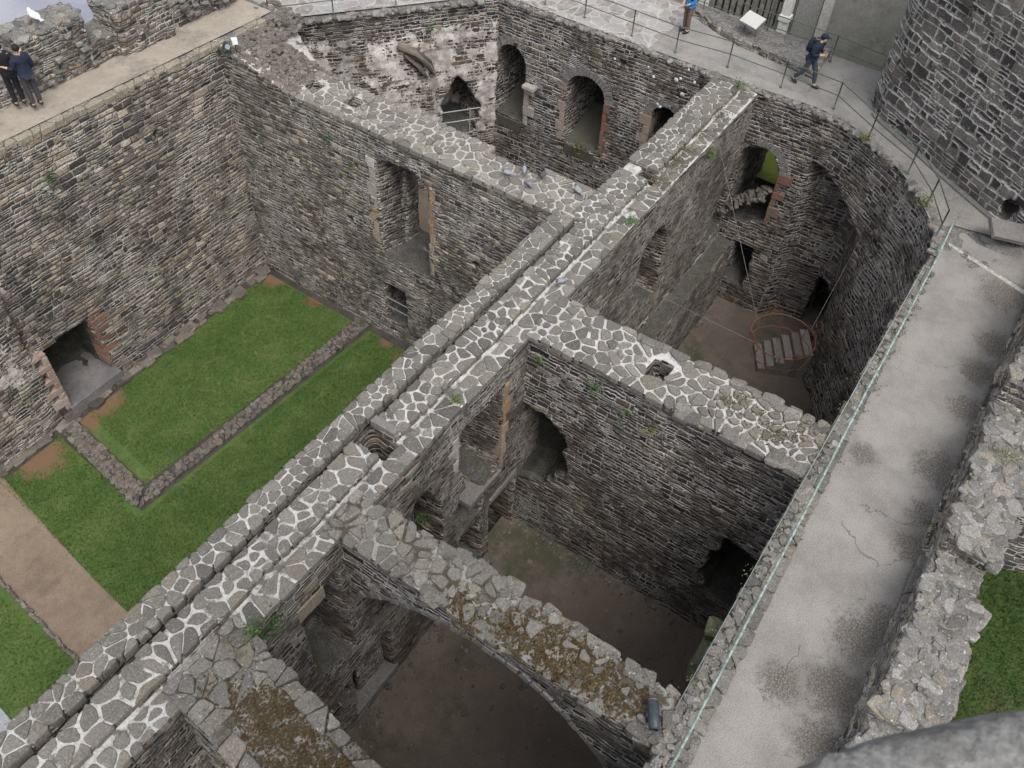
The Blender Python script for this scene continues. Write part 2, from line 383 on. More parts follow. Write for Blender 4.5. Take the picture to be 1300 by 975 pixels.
def carve(name, solid, cuts=(), extra=(), dirv=(1, 0), pline=None, mats=(), voxel=.07, amp=.03, amp_top=.02, ztop=-.3, parent=None, seed=1, amp2=.03, damp=None):
    o = temp(solid)
    for c in cuts:
        k = temp(c)
        md = o.modifiers.new('b', 'BOOLEAN'); md.operation = 'DIFFERENCE'; md.solver = 'EXACT'; md.object = k
        me = baked(o); o.modifiers.clear(); old = o.data; o.data = me; bpy.data.meshes.remove(old); kill(k)
    if extra:
        bm = bmesh.new(); bm.from_mesh(o.data)
        for e in extra:
            t = temp(e); bm.from_mesh(t.data); kill(t)
        bm.to_mesh(o.data); bm.free()
    md = o.modifiers.new('r', 'REMESH'); md.mode = 'VOXEL'; md.voxel_size = voxel; md.use_smooth_shade = True
    me = baked(o); kill(o)
    n = len(me.vertices); P = np.empty(n * 3, np.float32); me.vertices.foreach_get('co', P); P = P.reshape(-1, 3).astype(np.float64)
    Nn = np.empty(n * 3, np.float32); me.vertex_normals.foreach_get('vector', Nn); Nn = Nn.reshape(-1, 3)
    top = np.clip((Nn[:, 2] - .5) * 3, 0, 1) * (P[:, 2] > ztop)
    d1 = vnoise(P * np.array([1, 1, 1.8]), 3.6, seed) * amp + vnoise(P, 8.5, seed + 5) * amp * .5 + vnoise(P, 1.1, seed + 3) * amp2
    d2 = vnoise(P, 4., seed + 9) * amp_top
    P += Nn * (d1 * (1 - top) + d2 * top)[:, None]
    me.vertices.foreach_set('co', P.astype(np.float32).ravel()); me.update()
    # texture coordinates in metres along the wall and up
    nf = len(me.polygons); FN = np.empty(nf * 3, np.float32); me.polygons.foreach_get('normal', FN); FN = FN.reshape(-1, 3)
    FC = np.empty(nf * 3, np.float32); me.polygons.foreach_get('center', FC); FC = FC.reshape(-1, 3)
    ls = np.empty(nf, np.int32); lt = np.empty(nf, np.int32); me.polygons.foreach_get('loop_start', ls); me.polygons.foreach_get('loop_total', lt)
    vi = np.empty(len(me.loops), np.int32); me.loops.foreach_get('vertex_index', vi)
    lf = np.repeat(np.arange(nf), lt)
    Pl = P[vi]
    if pline is None:
        d = np.array([dirv[0], dirv[1]], float); d /= np.linalg.norm(d); q = np.array([-d[1], d[0]])
        s = Pl[:, :2] @ d; t = Pl[:, :2] @ q
        al = np.abs(FN[:, :2] @ d)
    else:
        L = np.array(pline, float); seg = L[1:] - L[:-1]; ln = np.linalg.norm(seg, axis=1); cum = np.concatenate([[0], np.cumsum(ln)])
        best = None
        C2 = FC[:, :2]; bd = np.full(nf, 1e9); bi = np.zeros(nf, int)
        for i in range(len(seg)):
            w = np.clip(((C2 - L[i]) @ seg[i]) / ln[i] ** 2, 0, 1); dd = np.linalg.norm(C2 - L[i] - w[:, None] * seg[i], axis=1)
            m = dd < bd; bd[m] = dd[m]; bi[m] = i
        D = seg / ln[:, None]; bl = bi[lf]
        s = cum[bl] + np.einsum('ij,ij->i', Pl[:, :2] - L[bl], D[bl]); Q = np.stack([-D[:, 1], D[:, 0]], 1)
        t = np.einsum('ij,ij->i', Pl[:, :2], Q[bl])
        al = np.abs(np.einsum('ij,ij->i', FN[:, :2], D[bi]))
    end = (al > .75)[lf]; hor = (np.abs(FN[:, 2]) > .72)[lf]
    U = np.where(end, t, s); V = np.where(hor, t, Pl[:, 2])
    U = np.where(hor, s, U)
    uvl = me.uv_layers.new(name='UVMap')
    uvl.data.foreach_set('uv', np.stack([U, V], 1).astype(np.float32).ravel())
    for m in mats: me.materials.append(m)
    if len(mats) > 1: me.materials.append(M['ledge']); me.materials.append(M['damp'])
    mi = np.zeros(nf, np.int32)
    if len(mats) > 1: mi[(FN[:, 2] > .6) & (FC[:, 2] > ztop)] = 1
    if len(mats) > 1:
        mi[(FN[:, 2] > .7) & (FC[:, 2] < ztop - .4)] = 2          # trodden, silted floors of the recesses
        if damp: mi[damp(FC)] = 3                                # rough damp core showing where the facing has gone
    me.polygons.foreach_set('material_index', mi)
    me.polygons.foreach_set('use_smooth', np.ones(nf, bool))
    me.name = name
    return link(bpy.data.objects.new(name, me), parent)

# ------------------------------------------------------------------ stones
def clip(poly, p, nrm):
    """keep the side where (x - p).n <= 0"""
    out = []; n = len(poly)
    for i in range(n):
        a = poly[i]; b = poly[(i + 1) % n]
        da = (a[0] - p[0]) * nrm[0] + (a[1] - p[1]) * nrm[1]; db = (b[0] - p[0]) * nrm[0] + (b[1] - p[1]) * nrm[1]
        if da <= 0: out.append(a)
        if da * db < 0:
            t = da / (da - db); out.append((a[0] + (b[0] - a[0]) * t, a[1] + (b[1] - a[1]) * t))
    return out
def paving(mb, region, z, sp=.42, gap=(.02, .05), th=.025, seed=0, holes=(), stretch=1., zf=None, tilt=.02, edge=.03, drop=0., deep=.12):
    """crazy paving: irregular flat stones set in the mortar of a wall top; region is a convex polygon (x, y)"""
    rr = random.Random(seed)
    R_ = list(region)
    ar = sum(R_[i][0] * R_[(i + 1) % len(R_)][1] - R_[(i + 1) % len(R_)][0] * R_[i][1] for i in range(len(R_)))
    if ar < 0: R_.reverse()
    xs = [p[0] for p in R_]; ys = [p[1] for p in R_]
    def inside(p):
        for i in range(len(R_)):
            a = R_[i]; b = R_[(i + 1) % len(R_)]
            if (b[0] - a[0]) * (p[1] - a[1]) - (b[1] - a[1]) * (p[0] - a[0]) < 0: return False
        return True
    S = []; area = abs(ar) / 2; want = int(area / (sp * sp * .72)); tries = 0
    cell = {}
    while len(S) < want and tries < want * 30:
        tries += 1
        p = (rr.uniform(min(xs), max(xs)), rr.uniform(min(ys), max(ys)))
        if not inside(p): continue
        md = sp * rr.choice((.4, .55, .7, .9, 1.0))
        i, j = int(p[0] / sp), int(p[1] / sp); ok = True
        for a in (-1, 0, 1):
            for b in (-1, 0, 1):
                for q in cell.get((i + a, j + b), ()):
                    if (q[0] - p[0]) ** 2 + (q[1] - p[1]) ** 2 < md * md: ok = False
        if ok: S.append(p); cell.setdefault((i, j), []).append(p)
    for p in S:
        if drop and rr.random() < drop: continue
        poly = [(p[0] - 2 * sp, p[1] - 2 * sp), (p[0] + 2 * sp, p[1] - 2 * sp), (p[0] + 2 * sp, p[1] + 2 * sp), (p[0] - 2 * sp, p[1] + 2 * sp)]
        i, j = int(p[0] / sp), int(p[1] / sp)
        for a in range(-3, 4):
            for b in range(-3, 4):
                for q in cell.get((i + a, j + b), ()):
                    if q is p: continue
                    dx, dy = q[0] - p[0], q[1] - p[1]; l = math.hypot(dx, dy); nn = (dx / l, dy / l)
                    gp = gap[0] + (gap[1] - gap[0]) * rr.random() ** 1.15
                    poly = clip(poly, (p[0] + dx / 2 - nn[0] * gp, p[1] + dy / 2 - nn[1] * gp), nn)
        e_ = rr.uniform(-edge * .4, edge)
        for k in range(len(R_)):
            a = R_[k]; b = R_[(k + 1) % len(R_)]; l = math.hypot(b[0] - a[0], b[1] - a[1]); nn = ((b[1] - a[1]) / l, -(b[0] - a[0]) / l)
            poly = clip(poly, (a[0] + nn[0] * e_, a[1] + nn[1] * e_), nn)
        if len(poly) < 3: continue
        A = abs(sum(poly[k][0] * poly[(k + 1) % len(poly)][1] - poly[(k + 1) % len(poly)][0] * poly[k][1] for k in range(len(poly)))) / 2
        if A < sp * sp * .08: continue
        cx = sum(q[0] for q in poly) / len(poly); cy = sum(q[1] for q in poly) / len(poly)
        if any(h[0] - .06 < cx < h[1] + .06 and h[2] - .06 < cy < h[3] + .06 for h in holes): continue
        # knock corners off, roughen
        Q = []
        n = len(poly)
        for k in range(n):
            a = poly[k - 1]; b = poly[k]; c = poly[(k + 1) % n]
            la = math.hypot(a[0] - b[0], a[1] - b[1]); lc = math.hypot(c[0] - b[0], c[1] - b[1])
            if la < 1e-4 or lc < 1e-4: continue
            ca = min(.35, rr.uniform(.02, .06) / la); cc = min(.35, rr.uniform(.02, .06) / lc)
            Q.append((b[0] + (a[0] - b[0]) * ca, b[1] + (a[1] - b[1]) * ca)); Q.append((b[0] + (c[0] - b[0]) * cc, b[1] + (c[1] - b[1]) * cc))
            if lc > .2: Q.append(((b[0] + c[0]) / 2 + rr.uniform(-.012, .012), (b[1] + c[1]) / 2 + rr.uniform(-.012, .012)))
        n = len(Q)
        if n < 4: continue
        zz = zf(cx, cy) if zf else z
        tx, ty = rr.uniform(-tilt, tilt), rr.uniform(-tilt, tilt); t_ = th * rr.uniform(.4, 1.4)
        def zt(q): return zz + t_ + (q[0] - cx) * tx + (q[1] - cy) * ty + rr.uniform(-.004, .004)
        V = [(q[0], q[1], zz - deep) for q in Q] + [(q[0], q[1], zt(q) - .014) for q in Q]
        V += [(cx + (q[0] - cx) * .9, cy + (q[1] - cy) * .9, zt(q)) for q in Q]
        F = [(k + a * n, (k + 1) % n + a * n, (k + 1) % n + (a + 1) * n, k + (a + 1) * n) for a in (0, 1) for k in range(n)] + [tuple(range(2 * n, 3 * n))]
        mb.add(V, F)
def ICO(k=2):
    bm = bmesh.new(); bmesh.ops.create_icosphere(bm, subdivisions=k, radius=1.); V = np.array([v.co[:] for v in bm.verts]); F = [tuple(v.index for v in f.verts) for f in bm.faces]; bm.free(); return V, F
ICOV, ICOF = ICO(); ICO1V, ICO1F = ICO(1)
ICOB = np.sign(ICOV) * np.abs(ICOV) ** .36; ICOB = ICOB / np.abs(ICOB).max()
def lump(mb, c, s, rr, flat=1., ang=None, box=True, rough=.16):
    V = (ICOB if box else ICOV).copy()
    o = np.array([rr.uniform(-50, 50) for _ in range(3)])
    V = V * (1 + rough * vnoise(ICOV + o, 1.3)[:, None]) * np.array([s[0], s[1], s[2] * flat])
    e = Matrix.Rotation(rr.uniform(0, 6.28) if ang is None else ang + rr.uniform(-.25, .25), 3, 'Z') @ Matrix.Rotation(rr.uniform(-.22, .22), 3, 'X') @ Matrix.Rotation(rr.uniform(-.22, .22), 3, 'Y')
    V = V @ np.array(e).T + np.array(c)
    mb.add(V, ICOF)
def rubble(mb, region, zf, n, s=(.08, .2), seed=0, ang=None, hmul=.6):
    """loose-looking stones bedded in a broken wall top; region = (x0, x1, y0, y1) or a function"""
    rr = random.Random(seed)
    for _ in range(n):
        if callable(region): x, y = region(rr)
        else: x, y = rr.uniform(region[0], region[1]), rr.uniform(region[2], region[3])
        a = rr.uniform(*s); b = a * rr.uniform(.5, .95)
        lump(mb, (x, y, zf(x, y) + rr.uniform(-.3, .25) * a * hmul), (a, b, a * hmul * rr.uniform(.6, 1.1)), rr, 1., ang)
def moss(mb, pts, n, seed, spread=.25, s=(.02, .06)):
    rr = random.Random(seed); n *= 5; s = (s[0] * .6, s[1] * .6)
    for _ in range(n):
        p = pts[rr.randrange(len(pts))]
        a = rr.uniform(*s)
        V = ICO1V * (1 + .35 * np.array([rr.uniform(-1, 1) for _ in range(len(ICO1V))])[:, None]) * np.array([a, a * rr.uniform(.6, 1), a * .5])
        mb.add(V + np.array([p[0] + rr.gauss(0, spread), p[1] + rr.gauss(0, spread), p[2] + .012]), ICO1F)
def quoins(name, mat, face, a, z0, z1, side, parent, seed=0, wid=(.18, .34), h=(.26, .4), proud=.025, depth=.45):
    """dressed jamb stones of alternating length; face=('x', X, sign) or ('y', Y, sign): the face they sit in, sign = way it looks; side = +1/-1 away from the opening"""
    rr = random.Random(seed); m = MB(); z = z0; k = 0
    while z < z1 - .08:
        hh = min(rr.uniform(*h), z1 - z); w = wid[k % 2] * rr.uniform(.85, 1.15)
        aa, bb = sorted((a - side * .012, a + side * w)); pr = proud * rr.uniform(.5, 1.4)
        if face[0] == 'x':
            x0, x1 = sorted((face[1] + face[2] * pr, face[1] - face[2] * depth)); m.box(x0, x1, aa, bb, z + .008, z + hh - .008)
        else:
            y0, y1 = sorted((face[1] + face[2] * pr, face[1] - face[2] * depth)); m.box(aa, bb, y0, y1, z + .008, z + hh - .008)
        z += hh; k += 1
    o = m.build(name, mat, parent); rough_edges(o, seed); return o
def rough_edges(o, seed, cuts=2, amp=.012, w=.015):
    bm = bmesh.new(); bm.from_mesh(o.data)
    bmesh.ops.recalc_face_normals(bm, faces=bm.faces)
    bmesh.ops.bevel(bm, geom=list(bm.edges), offset=w, segments=1, affect='EDGES')
    rr = random.Random(seed)
    for v in bm.verts: v.co += Vector((rr.uniform(-amp, amp), rr.uniform(-amp, amp), rr.uniform(-amp, amp)))
    bm.to_mesh(o.data); bm.free()
def voussoirs(name, mat, X, sign, a, b, zs, zc, parent, n=15, t=.34, proud=.02, seed=0):
    """ring of thin arch stones in a wall face x = X"""
    rr = random.Random(seed); m = MB(); cy = (a + b) / 2; ry = abs(b - a) / 2; rz = zc - zs
    for i in range(n):
        t0, t1 = math.pi * (i + .06) / n, math.pi * (i + .94) / n; tt = t * rr.uniform(.75, 1.15)
        P = [(cy + (ry + q) * math.cos(w), zs + (rz + q) * math.sin(w)) for w, q in ((t0, -.01), (t0, tt), (t1, tt), (t1, -.01))]
        x0, x1 = X + sign * proud * rr.uniform(.4, 1.5), X - sign * .4
        V = [(x0, p[0], p[1]) for p in P] + [(x1, p[0], p[1]) for p in P]
        m.add(V, [(0, 1, 2, 3), (7, 6, 5, 4), (0, 4, 5, 1), (1, 5, 6, 2), (2, 6, 7, 3), (3, 7, 4, 0)])
    o = m.build(name, mat, parent); rough_edges(o, seed, amp=.008, w=.01); return o

# ================================================================== camera, light
fpx = 1126.27
cam = bpy.data.cameras.new('camera'); co = link(bpy.data.objects.new('camera', cam))
Rv = Vector((0.55802031, -0.82848964, 0.0470982)); Uv = Vector((0.60970958, 0.4478411, 0.65398209)); Fv = Vector((0.5629099, 0.33621907, -0.75504251))
co.matrix_world = Matrix(((Rv.x, Uv.x, -Fv.x, 0), (Rv.y, Uv.y, -Fv.y, 0), (Rv.z, Uv.z, -Fv.z, 14.6), (0, 0, 0, 1)))
cam.sensor_width = 36; cam.lens = fpx / 1300 * 36; cam.clip_end = 2000; cam.clip_start = .05
cam.dof.use_dof = True; cam.dof.focus_distance = 22; cam.dof.aperture_fstop = 5.6
sc.camera = co
w = bpy.data.worlds.new('World'); sc.world = w; w.use_nodes = True; nt = w.node_tree
sky = nt.nodes.new('ShaderNodeTexSky'); sky.sky_type = 'NISHITA'; sky.sun_disc = False
SUN_EL, SUN_AZ = 58, 215           # azimuth measured from +Y clockwise
sky.sun_elevation = R(SUN_EL); sky.sun_rotation = R(SUN_AZ)
sky.air_density = 1.; sky.dust_density = 3.
hs = nt.nodes.new('ShaderNodeHueSaturation'); hs.inputs['Saturation'].default_value = .34   # overcast: a nearly colourless sky
nt.links.new(sky.outputs[0], hs.inputs['Color']); nt.links.new(hs.outputs[0], nt.nodes['Background'].inputs[0])
nt.nodes['Background'].inputs[1].default_value = .15
sl = bpy.data.lights.new('sun', 'SUN'); sl.energy = 1.1; sl.angle = R(35); sl.color = (1, .985, .965)
so = link(bpy.data.objects.new('sun', sl))
az = R(SUN_AZ); sd = Vector((math.sin(az) * math.cos(R(SUN_EL)), math.cos(az) * math.cos(R(SUN_EL)), math.sin(R(SUN_EL))))
so.rotation_euler = (-sd).to_track_quat('-Z', 'Y').to_euler(); so.location = (0, 0, 60)
vs = sc.view_settings; vs.view_transform = 'Standard'; vs.look = 'None'; vs.exposure = .75; vs.gamma = 1; vs.use_curve_mapping = False
sc.cycles.use_denoising = True; sc.cycles.max_bounces = 6; sc.cycles.diffuse_bounces = 2

# ================================================================== ground
def ground_mat(name, cols, stain=None, sc1=.5, bumpd=.02, white=0., amt=.7):
    g = G(name); p = g.pos()
    n1 = g.noise(p, sc1, 5, .65); n2 = g.noise(p, sc1 * 7, 4, .6); n3 = g.noise(p, 45., 3, .7); n4 = g.noise(p, 140., 2)
    c = g.mix(g.step(n1, .35, .65), cols[0], cols[1])
    c = g.mix(g.math('MULTIPLY', g.step(n2, .45, .7), .5), c, cols[2])
    if stain:
        n5 = g.noise(g.vmath('ADD', p, (17., 3., 1.)), sc1 * 1.1, 6, .7)
        c = g.mix(g.math('MULTIPLY', g.step(n5, .52, .66), amt), c, stain)
    c = g.mix(.7, c, g.mix(1., c, g.ramp(n3, [(.3, (.55, .55, .55)), (.7, (1.45, 1.45, 1.45))]), 'MULTIPLY'))
    if white: c = g.mix(g.math('MULTIPLY', g.step(n4, .66, .74), white), c, (.55, .54, .52))
    g.color(c); g.bump(g.math('ADD', n3, g.math('MULTIPLY', n2, 1.)), .7, bumpd); return g.m
def lawn_mat(name, blade=False):
    g = G(name); p = g.pos()
    pf = g.vmath('MULTIPLY', p, (1., 1., 0.))
    n1 = g.noise(pf, .55, 4, .6); n2 = g.noise(pf, 2.5, 4, .6); n3 = g.noise(pf, 9., 3, .65)
    c = g.mix(g.step(n1, .35, .65), (.064, .112, .028), (.096, .146, .04))
    c = g.mix(g.math('MULTIPLY', g.step(n2, .45, .7), .6), c, (.1, .145, .042))
    c = g.mix(g.math('MULTIPLY', g.step(n3, .4, .7), .5), c, (.035, .064, .015))
    c = g.mix(g.math('MULTIPLY', g.step(g.noise(pf, 1.1, 5, .7), .5, .68), .55), c, (.115, .15, .048))
    # bare earth patches by the hearth and the walls, and worn curving tracks
    m = None
    for (x, y, r) in ((8.5, 20.55, .9), (7.6, 20.3, .6), (5.9, 20.3, 1.0), (16.2, 20.3, .75), (16.2, 18.3, .5), (15.9, 13.6, .75), (16.1, 14.9, .4), (15.7, 12.6, .5), (2.2, 12.4, .5), (1.6, 13.0, .6)):
        d = g.math('SUBTRACT', 1., g.math('DIVIDE', g.vmath('DISTANCE', pf, (x, y, 0.)), r))
        m = d if m is None else g.math('MAXIMUM', m, d)
    m = g.math('ADD', m, g.math('MULTIPLY', g.math('SUBTRACT', g.noise(pf, 3., 5, .7), .5), 1.7))
    c = g.mix(g.math('MULTIPLY', g.step(m, .0, .6), g.step(g.math('ADD', n3, g.math('MULTIPLY', m, .35)), .4, .62)), c, g.mix(n3, (.15, .085, .05), (.2, .13, .075)))
    t = None
    for (x, y, r, w_) in ((13.2, 18.2, 1.55, .07), (14.2, 18.3, 1.2, .06), (11.4, 17.4, 1.7, .07), (9.2, 17.3, 1.9, .06), (12.5, 13.6, 1.5, .08)):
        d = g.math('ABSOLUTE', g.math('SUBTRACT', g.math('ADD', g.vmath('DISTANCE', pf, (x, y, 0.)), g.math('MULTIPLY', g.math('SUBTRACT', n2, .5), .6)), r))
        s_ = g.step(d, w_, 0.)
        s_ = g.math('MULTIPLY', s_, g.step(g.noise(g.vmath('ADD', pf, (x, y, 0.)), .8, 2), .47, .56))
        t = s_ if t is None else g.math('MAXIMUM', t, s_)
    c = g.mix(g.math('MULTIPLY', t, .5), c, (.19, .18, .075))
    if blade:
        r = g.island(); c = g.mix(.6, c, g.mix(1., c, g.ramp(r, [(0, (.6, .62, .5)), (1, (1.5, 1.45, 1.3))]), 'MULTIPLY'))
        g.b.inputs['Specular IOR Level'].default_value = .1
    else:
        g.bump(g.noise(pf, 60., 3, .7), .8, .02)
    g.color(c); g.rough(.95); return g.m
M['earth'] = ground_mat('bare_earth', [(.125, .1, .082), (.165, .133, .11), (.095, .083, .07)], (.042, .055, .023), .35, white=.25)
M['path'] = ground_mat('gravel_path', [(.2, .152, .112), (.245, .19, .142), (.17, .126, .092)], (.14, .105, .078), .6, .01)
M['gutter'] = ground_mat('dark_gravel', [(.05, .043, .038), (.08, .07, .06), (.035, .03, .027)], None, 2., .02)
def concrete():
    g = G('walk_concrete'); p = g.pos(); pf = g.vmath('MULTIPLY', p, (1., 1., 0.))
    n1 = g.noise(p, .9, 5, .65); n2 = g.noise(p, 5., 4, .65); n3 = g.noise(p, 40., 3, .75); n4 = g.noise(p, 110., 2); n5 = g.noise(p, 14., 4, .7)
    c = g.mix(g.step(n1, .35, .65), (.205, .193, .178), (.275, .26, .241)); c = g.mix(g.math('MULTIPLY', g.step(n2, .45, .7), .5), c, (.28, .25, .22))
    c = g.mix(.6, c, g.mix(1., c, g.ramp(n3, [(.32, (.5, .49, .48)), (.68, (1.45, 1.44, 1.43))]), 'MULTIPLY'))
    m = None                                   # dried moss growing in patches
    for (x, y, r) in ((9.6, -1.85, .68), (8.4, -1.8, .7), (10.1, -2.1, .5), (12.0, -2.05, .5), (12.9, -2.1, .5), (14.2, -1.95, .7), (16.2, -1.95, .55), (17.5, -1.9, .6), (18.6, -2.0, .6), (7.4, -1.9, .6), (20.6, -1.7, .8), (13.6, -.5, .4), (8.0, -1.0, .5), (22.5, -1.4, .5)):
        d = g.math('SUBTRACT', 1., g.math('DIVIDE', g.vmath('DISTANCE', pf, (x, y, 0.)), r)); m = d if m is None else g.math('MAXIMUM', m, d)
    m = g.math('ADD', m, g.math('ADD', g.math('MULTIPLY', g.math('SUBTRACT', n2, .5), 1.5), g.math('ADD', g.math('MULTIPLY', g.math('SUBTRACT', n3, .5), 1.1), g.math('MULTIPLY', g.math('SUBTRACT', n5, .5), 1.2))))
    ed = g.math('ADD', g.step(g.sep(p)[1], -1.95, -2.3), g.math('MULTIPLY', g.math('SUBTRACT', n5, .5), 1.6))
    mm = g.math('MAXIMUM', g.step(m, .08, .6), g.step(ed, .5, 1.1))
    mm = g.math('MULTIPLY', mm, g.step(g.noise(p, 28., 3, .75), .36, .56)); c = g.mix(g.math('MULTIPLY', mm, .8), c, g.mix(n5, (.04, .034, .026), (.12, .1, .08)))
    vo = g.n('ShaderNodeTexVoronoi', feature='DISTANCE_TO_EDGE'); g.put(vo.inputs['Vector'], g.vmath('ADD', pf, g.vmath('MULTIPLY', g.noise(pf, 3., 4, color=True), (.5, .5, 0.)))); vo.inputs['Scale'].default_value = .38
    c = g.mix(g.math('MULTIPLY', g.math('MULTIPLY', g.step(vo.outputs['Distance'], .004, .001), .6), g.step(g.noise(pf, .5, 2), .48, .56)), c, (.06, .055, .045))
    c = g.mix(g.math('MULTIPLY', g.step(n4, .66, .74), .35), c, (.55, .54, .52))
    g.color(c); g.bump(g.math('ADD', n3, g.math('MULTIPLY', mm, .6)), .6, .012); return g.m
M['concrete'] = concrete()
def crazy():
    g = G('crazy_paving'); p = g.pos(); pf = g.vmath('MULTIPLY', p, (1., 1., 0.)); q = g.vmath('ADD', pf, g.vmath('MULTIPLY', g.noise(pf, 2.5, 3, color=True), (.25, .25, 0.)))
    vo = g.n('ShaderNodeTexVoronoi', feature='DISTANCE_TO_EDGE'); g.put(vo.inputs['Vector'], q); vo.inputs['Scale'].default_value = 1.9
    vc = g.n('ShaderNodeTexVoronoi'); g.put(vc.inputs['Vector'], q); vc.inputs['Scale'].default_value = 1.9
    n2 = g.noise(p, 4., 4, .65); n3 = g.noise(p, 40., 3, .7)
    st = g.ramp(g.sep(vc.outputs['Color'])[0], [(0, (.2, .175, .155)), (.3, (.27, .25, .235)), (.6, (.24, .2, .175)), (.8, (.3, .285, .27))], 'CONSTANT')
    c = g.mix(g.step(g.math('ADD', vo.outputs['Distance'], g.math('MULTIPLY', g.math('SUBTRACT', n3, .5), .04)), .02, .06), (.4, .385, .365), st)
    c = g.mix(g.math('MULTIPLY', g.step(n2, .42, .62), .75), c, (.33, .31, .29))
    c = g.mix(.7, c, g.mix(1., c, g.ramp(n3, [(.3, (.6, .6, .6)), (.7, (1.4, 1.4, 1.4))]), 'MULTIPLY'))
    g.color(c); g.bump(g.math('ADD', n3, g.math('MULTIPLY', g.step(vo.outputs['Distance'], 0., .07), .8)), .6, .015); return g.m
M['crazy'] = crazy()
M['beige'] = ground_mat('beige_walk', [(.29, .25, .2), (.34, .3, .245), (.25, .215, .175)], (.18, .155, .13), .8, .01, .2)
M['lawn'] = lawn_mat('lawn'); M['blade'] = lawn_mat('grass_blade', True)
M['bank'] = ground_mat('grass_painted_sunlit', [(.27, .33, .07), (.33, .38, .09), (.23, .29, .06)], None, .8, .05)  # sunlight on the bank is put into this lighter yellow-green grass colour
M['grassland'] = ground_mat('rough_grass', [(.045, .085, .02), (.07, .11, .028), (.1, .125, .04)], (.11, .1, .05), .5, .05, 0, .5)

def sheet(name, pts, z, mat, zf=None, n=None, kind='structure'):
    if zf is None:
        o = mesh_np(name, [(p[0], p[1], z) for p in pts], [tuple(range(len(pts)))], [mat])
    else:
        x0, x1, y0, y1 = pts; nx, ny = n
        V = [(x0 + (x1 - x0) * i / nx, y0 + (y1 - y0) * j / ny, zf(x0 + (x1 - x0) * i / nx, y0 + (y1 - y0) * j / ny)) for j in range(ny + 1) for i in range(nx + 1)]
        F = [(j * (nx + 1) + i, j * (nx + 1) + i + 1, (j + 1) * (nx + 1) + i + 1, (j + 1) * (nx + 1) + i) for j in range(ny) for i in range(nx)]
        o = mesh_np(name, V, F, [mat], smooth=True)
    o['kind'] = kind
    if o.data.polygons[0].normal.z < 0: o.data.flip_normals()
    return o
FZ = -8.3
def landz(x, y):
    z = -11.0
    if y > 26: z -= min(1, (y - 26) / 5) * 6
    return z + .12 * mnoise.noise((x * .2, y * .2, 0))
sheet('ground', (-300, 400, -300, 400), 0, M['grassland'], lambda x, y: -13.5 - (3.5 if y > 20 else 0), (14, 14))
sheet('ground_outside', (-40, 60, -60, 34), 0, M['grassland'], landz, (90, 84))
sheet('grass_bank', (28.6, 60, -2, 30), 0, M['bank'], lambda x, y: -5.0 + .06 * mnoise.noise((x * .7, y * .7, 0)), (60, 60))
wg = G('river'); p = wg.pos()
wn = wg.noise(wg.vmath('MULTIPLY', p, (.5, .9, 1.)), 1.3, 5, .65)
wg.color(wg.mix(wg.step(wg.noise(p, .12, 4, .6), .35, .65), (.2, .21, .25), (.31, .31, .34))); wg.rough(.35); wg.bump(wn, .5, .25); M['water'] = wg.m
sheet('river', [(-300, 27.5), (400, 27.5), (400, 600), (-300, 600)], -16.0, M['water'])

lg = sheet('lawn', [(4.0, 8.7), (16.6, 8.7), (16.6, 21.2), (4.8, 21.2), (4.45, 18.9), (4.06, 15.67), (3.9, 13.75), (3.75, 8.7)], FZ, M['lawn'])
sheet('lawn_strip', [(-3, 8.7), (2.2, 8.7), (2.3, 13.7), (2.44, 15.7), (2.63, 17.7), (2.9, 21.2), (-3, 21.2)], FZ, M['lawn'])
sheet('path', [(2.15, 8.7), (3.8, 8.7), (3.95, 13.75), (4.12, 15.67), (4.55, 18.9), (4.9, 21.2), (2.85, 21.2), (2.6, 17.7), (2.4, 15.7), (2.28, 13.7)], FZ + .004, M['path'])
sheet('paved_slab', [(-1.5, 13.2), (.32, 13.6), (.42, 14.6), (-1.5, 15.2)], FZ + .03, plain('grey_slab', (.3, .31, .33), .8))
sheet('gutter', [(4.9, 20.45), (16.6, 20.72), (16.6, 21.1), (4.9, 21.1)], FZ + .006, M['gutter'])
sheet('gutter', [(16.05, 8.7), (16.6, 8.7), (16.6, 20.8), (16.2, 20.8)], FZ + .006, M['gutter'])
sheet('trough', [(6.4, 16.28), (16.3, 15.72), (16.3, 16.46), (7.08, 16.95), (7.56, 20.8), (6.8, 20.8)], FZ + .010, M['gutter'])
def inz(x, y):
    z = -8.45 + max(0, min(1, (x - 5) / 7.3)) * .75 if x < 13 else -8.4
    return z + .04 * mnoise.noise((x * .9, y * .9, 3))
sheet('earth_floor', (-3, 13.2, 0, 7.3), 0, M['earth'], inz, (60, 30))
sheet('earth_floor', (13.0, 27, -.2, 7.3), 0, M['earth'], inz, (60, 30))
sheet('earth_floor', (17, 27, 7.5, 22), 0, M['earth'], lambda x, y: -7.6 + .05 * mnoise.noise((x, y, 1)), (40, 40))

m = MB(); rr = random.Random(31)
def litter(n, x0, x1, y0, y1, zf, edge=None):
    for _ in range(n):
        x, y = rr.uniform(x0, x1), rr.uniform(y0, y1)
        if edge == 'y1': y = y1 - abs(rr.gauss(0, .18))
        if edge == 'x1': x = x1 - abs(rr.gauss(0, .18))
        a = rr.uniform(.012, .05) if rr.random() < .9 else rr.uniform(.05, .11)
        V_ = ICO1V * (1 + .3 * np.array([rr.uniform(-1, 1) for _ in range(len(ICO1V))])[:, None]) * np.array([a, a * rr.uniform(.6, 1), a * .6])
        m.add(V_ + np.array([x, y, zf(x, y) + a * .2]), ICO1F)
litter(700, 2, 12.3, .3, 7, inz); litter(260, 13.9, 25, .5, 6.4, inz); litter(260, 6.9, 12.3, 1, 7, inz, 'x1'); litter(200, 3.5, 12.3, 1, 7., inz, 'y1'); litter(150, 17, 25.3, 3, 6.3, inz, 'y1')
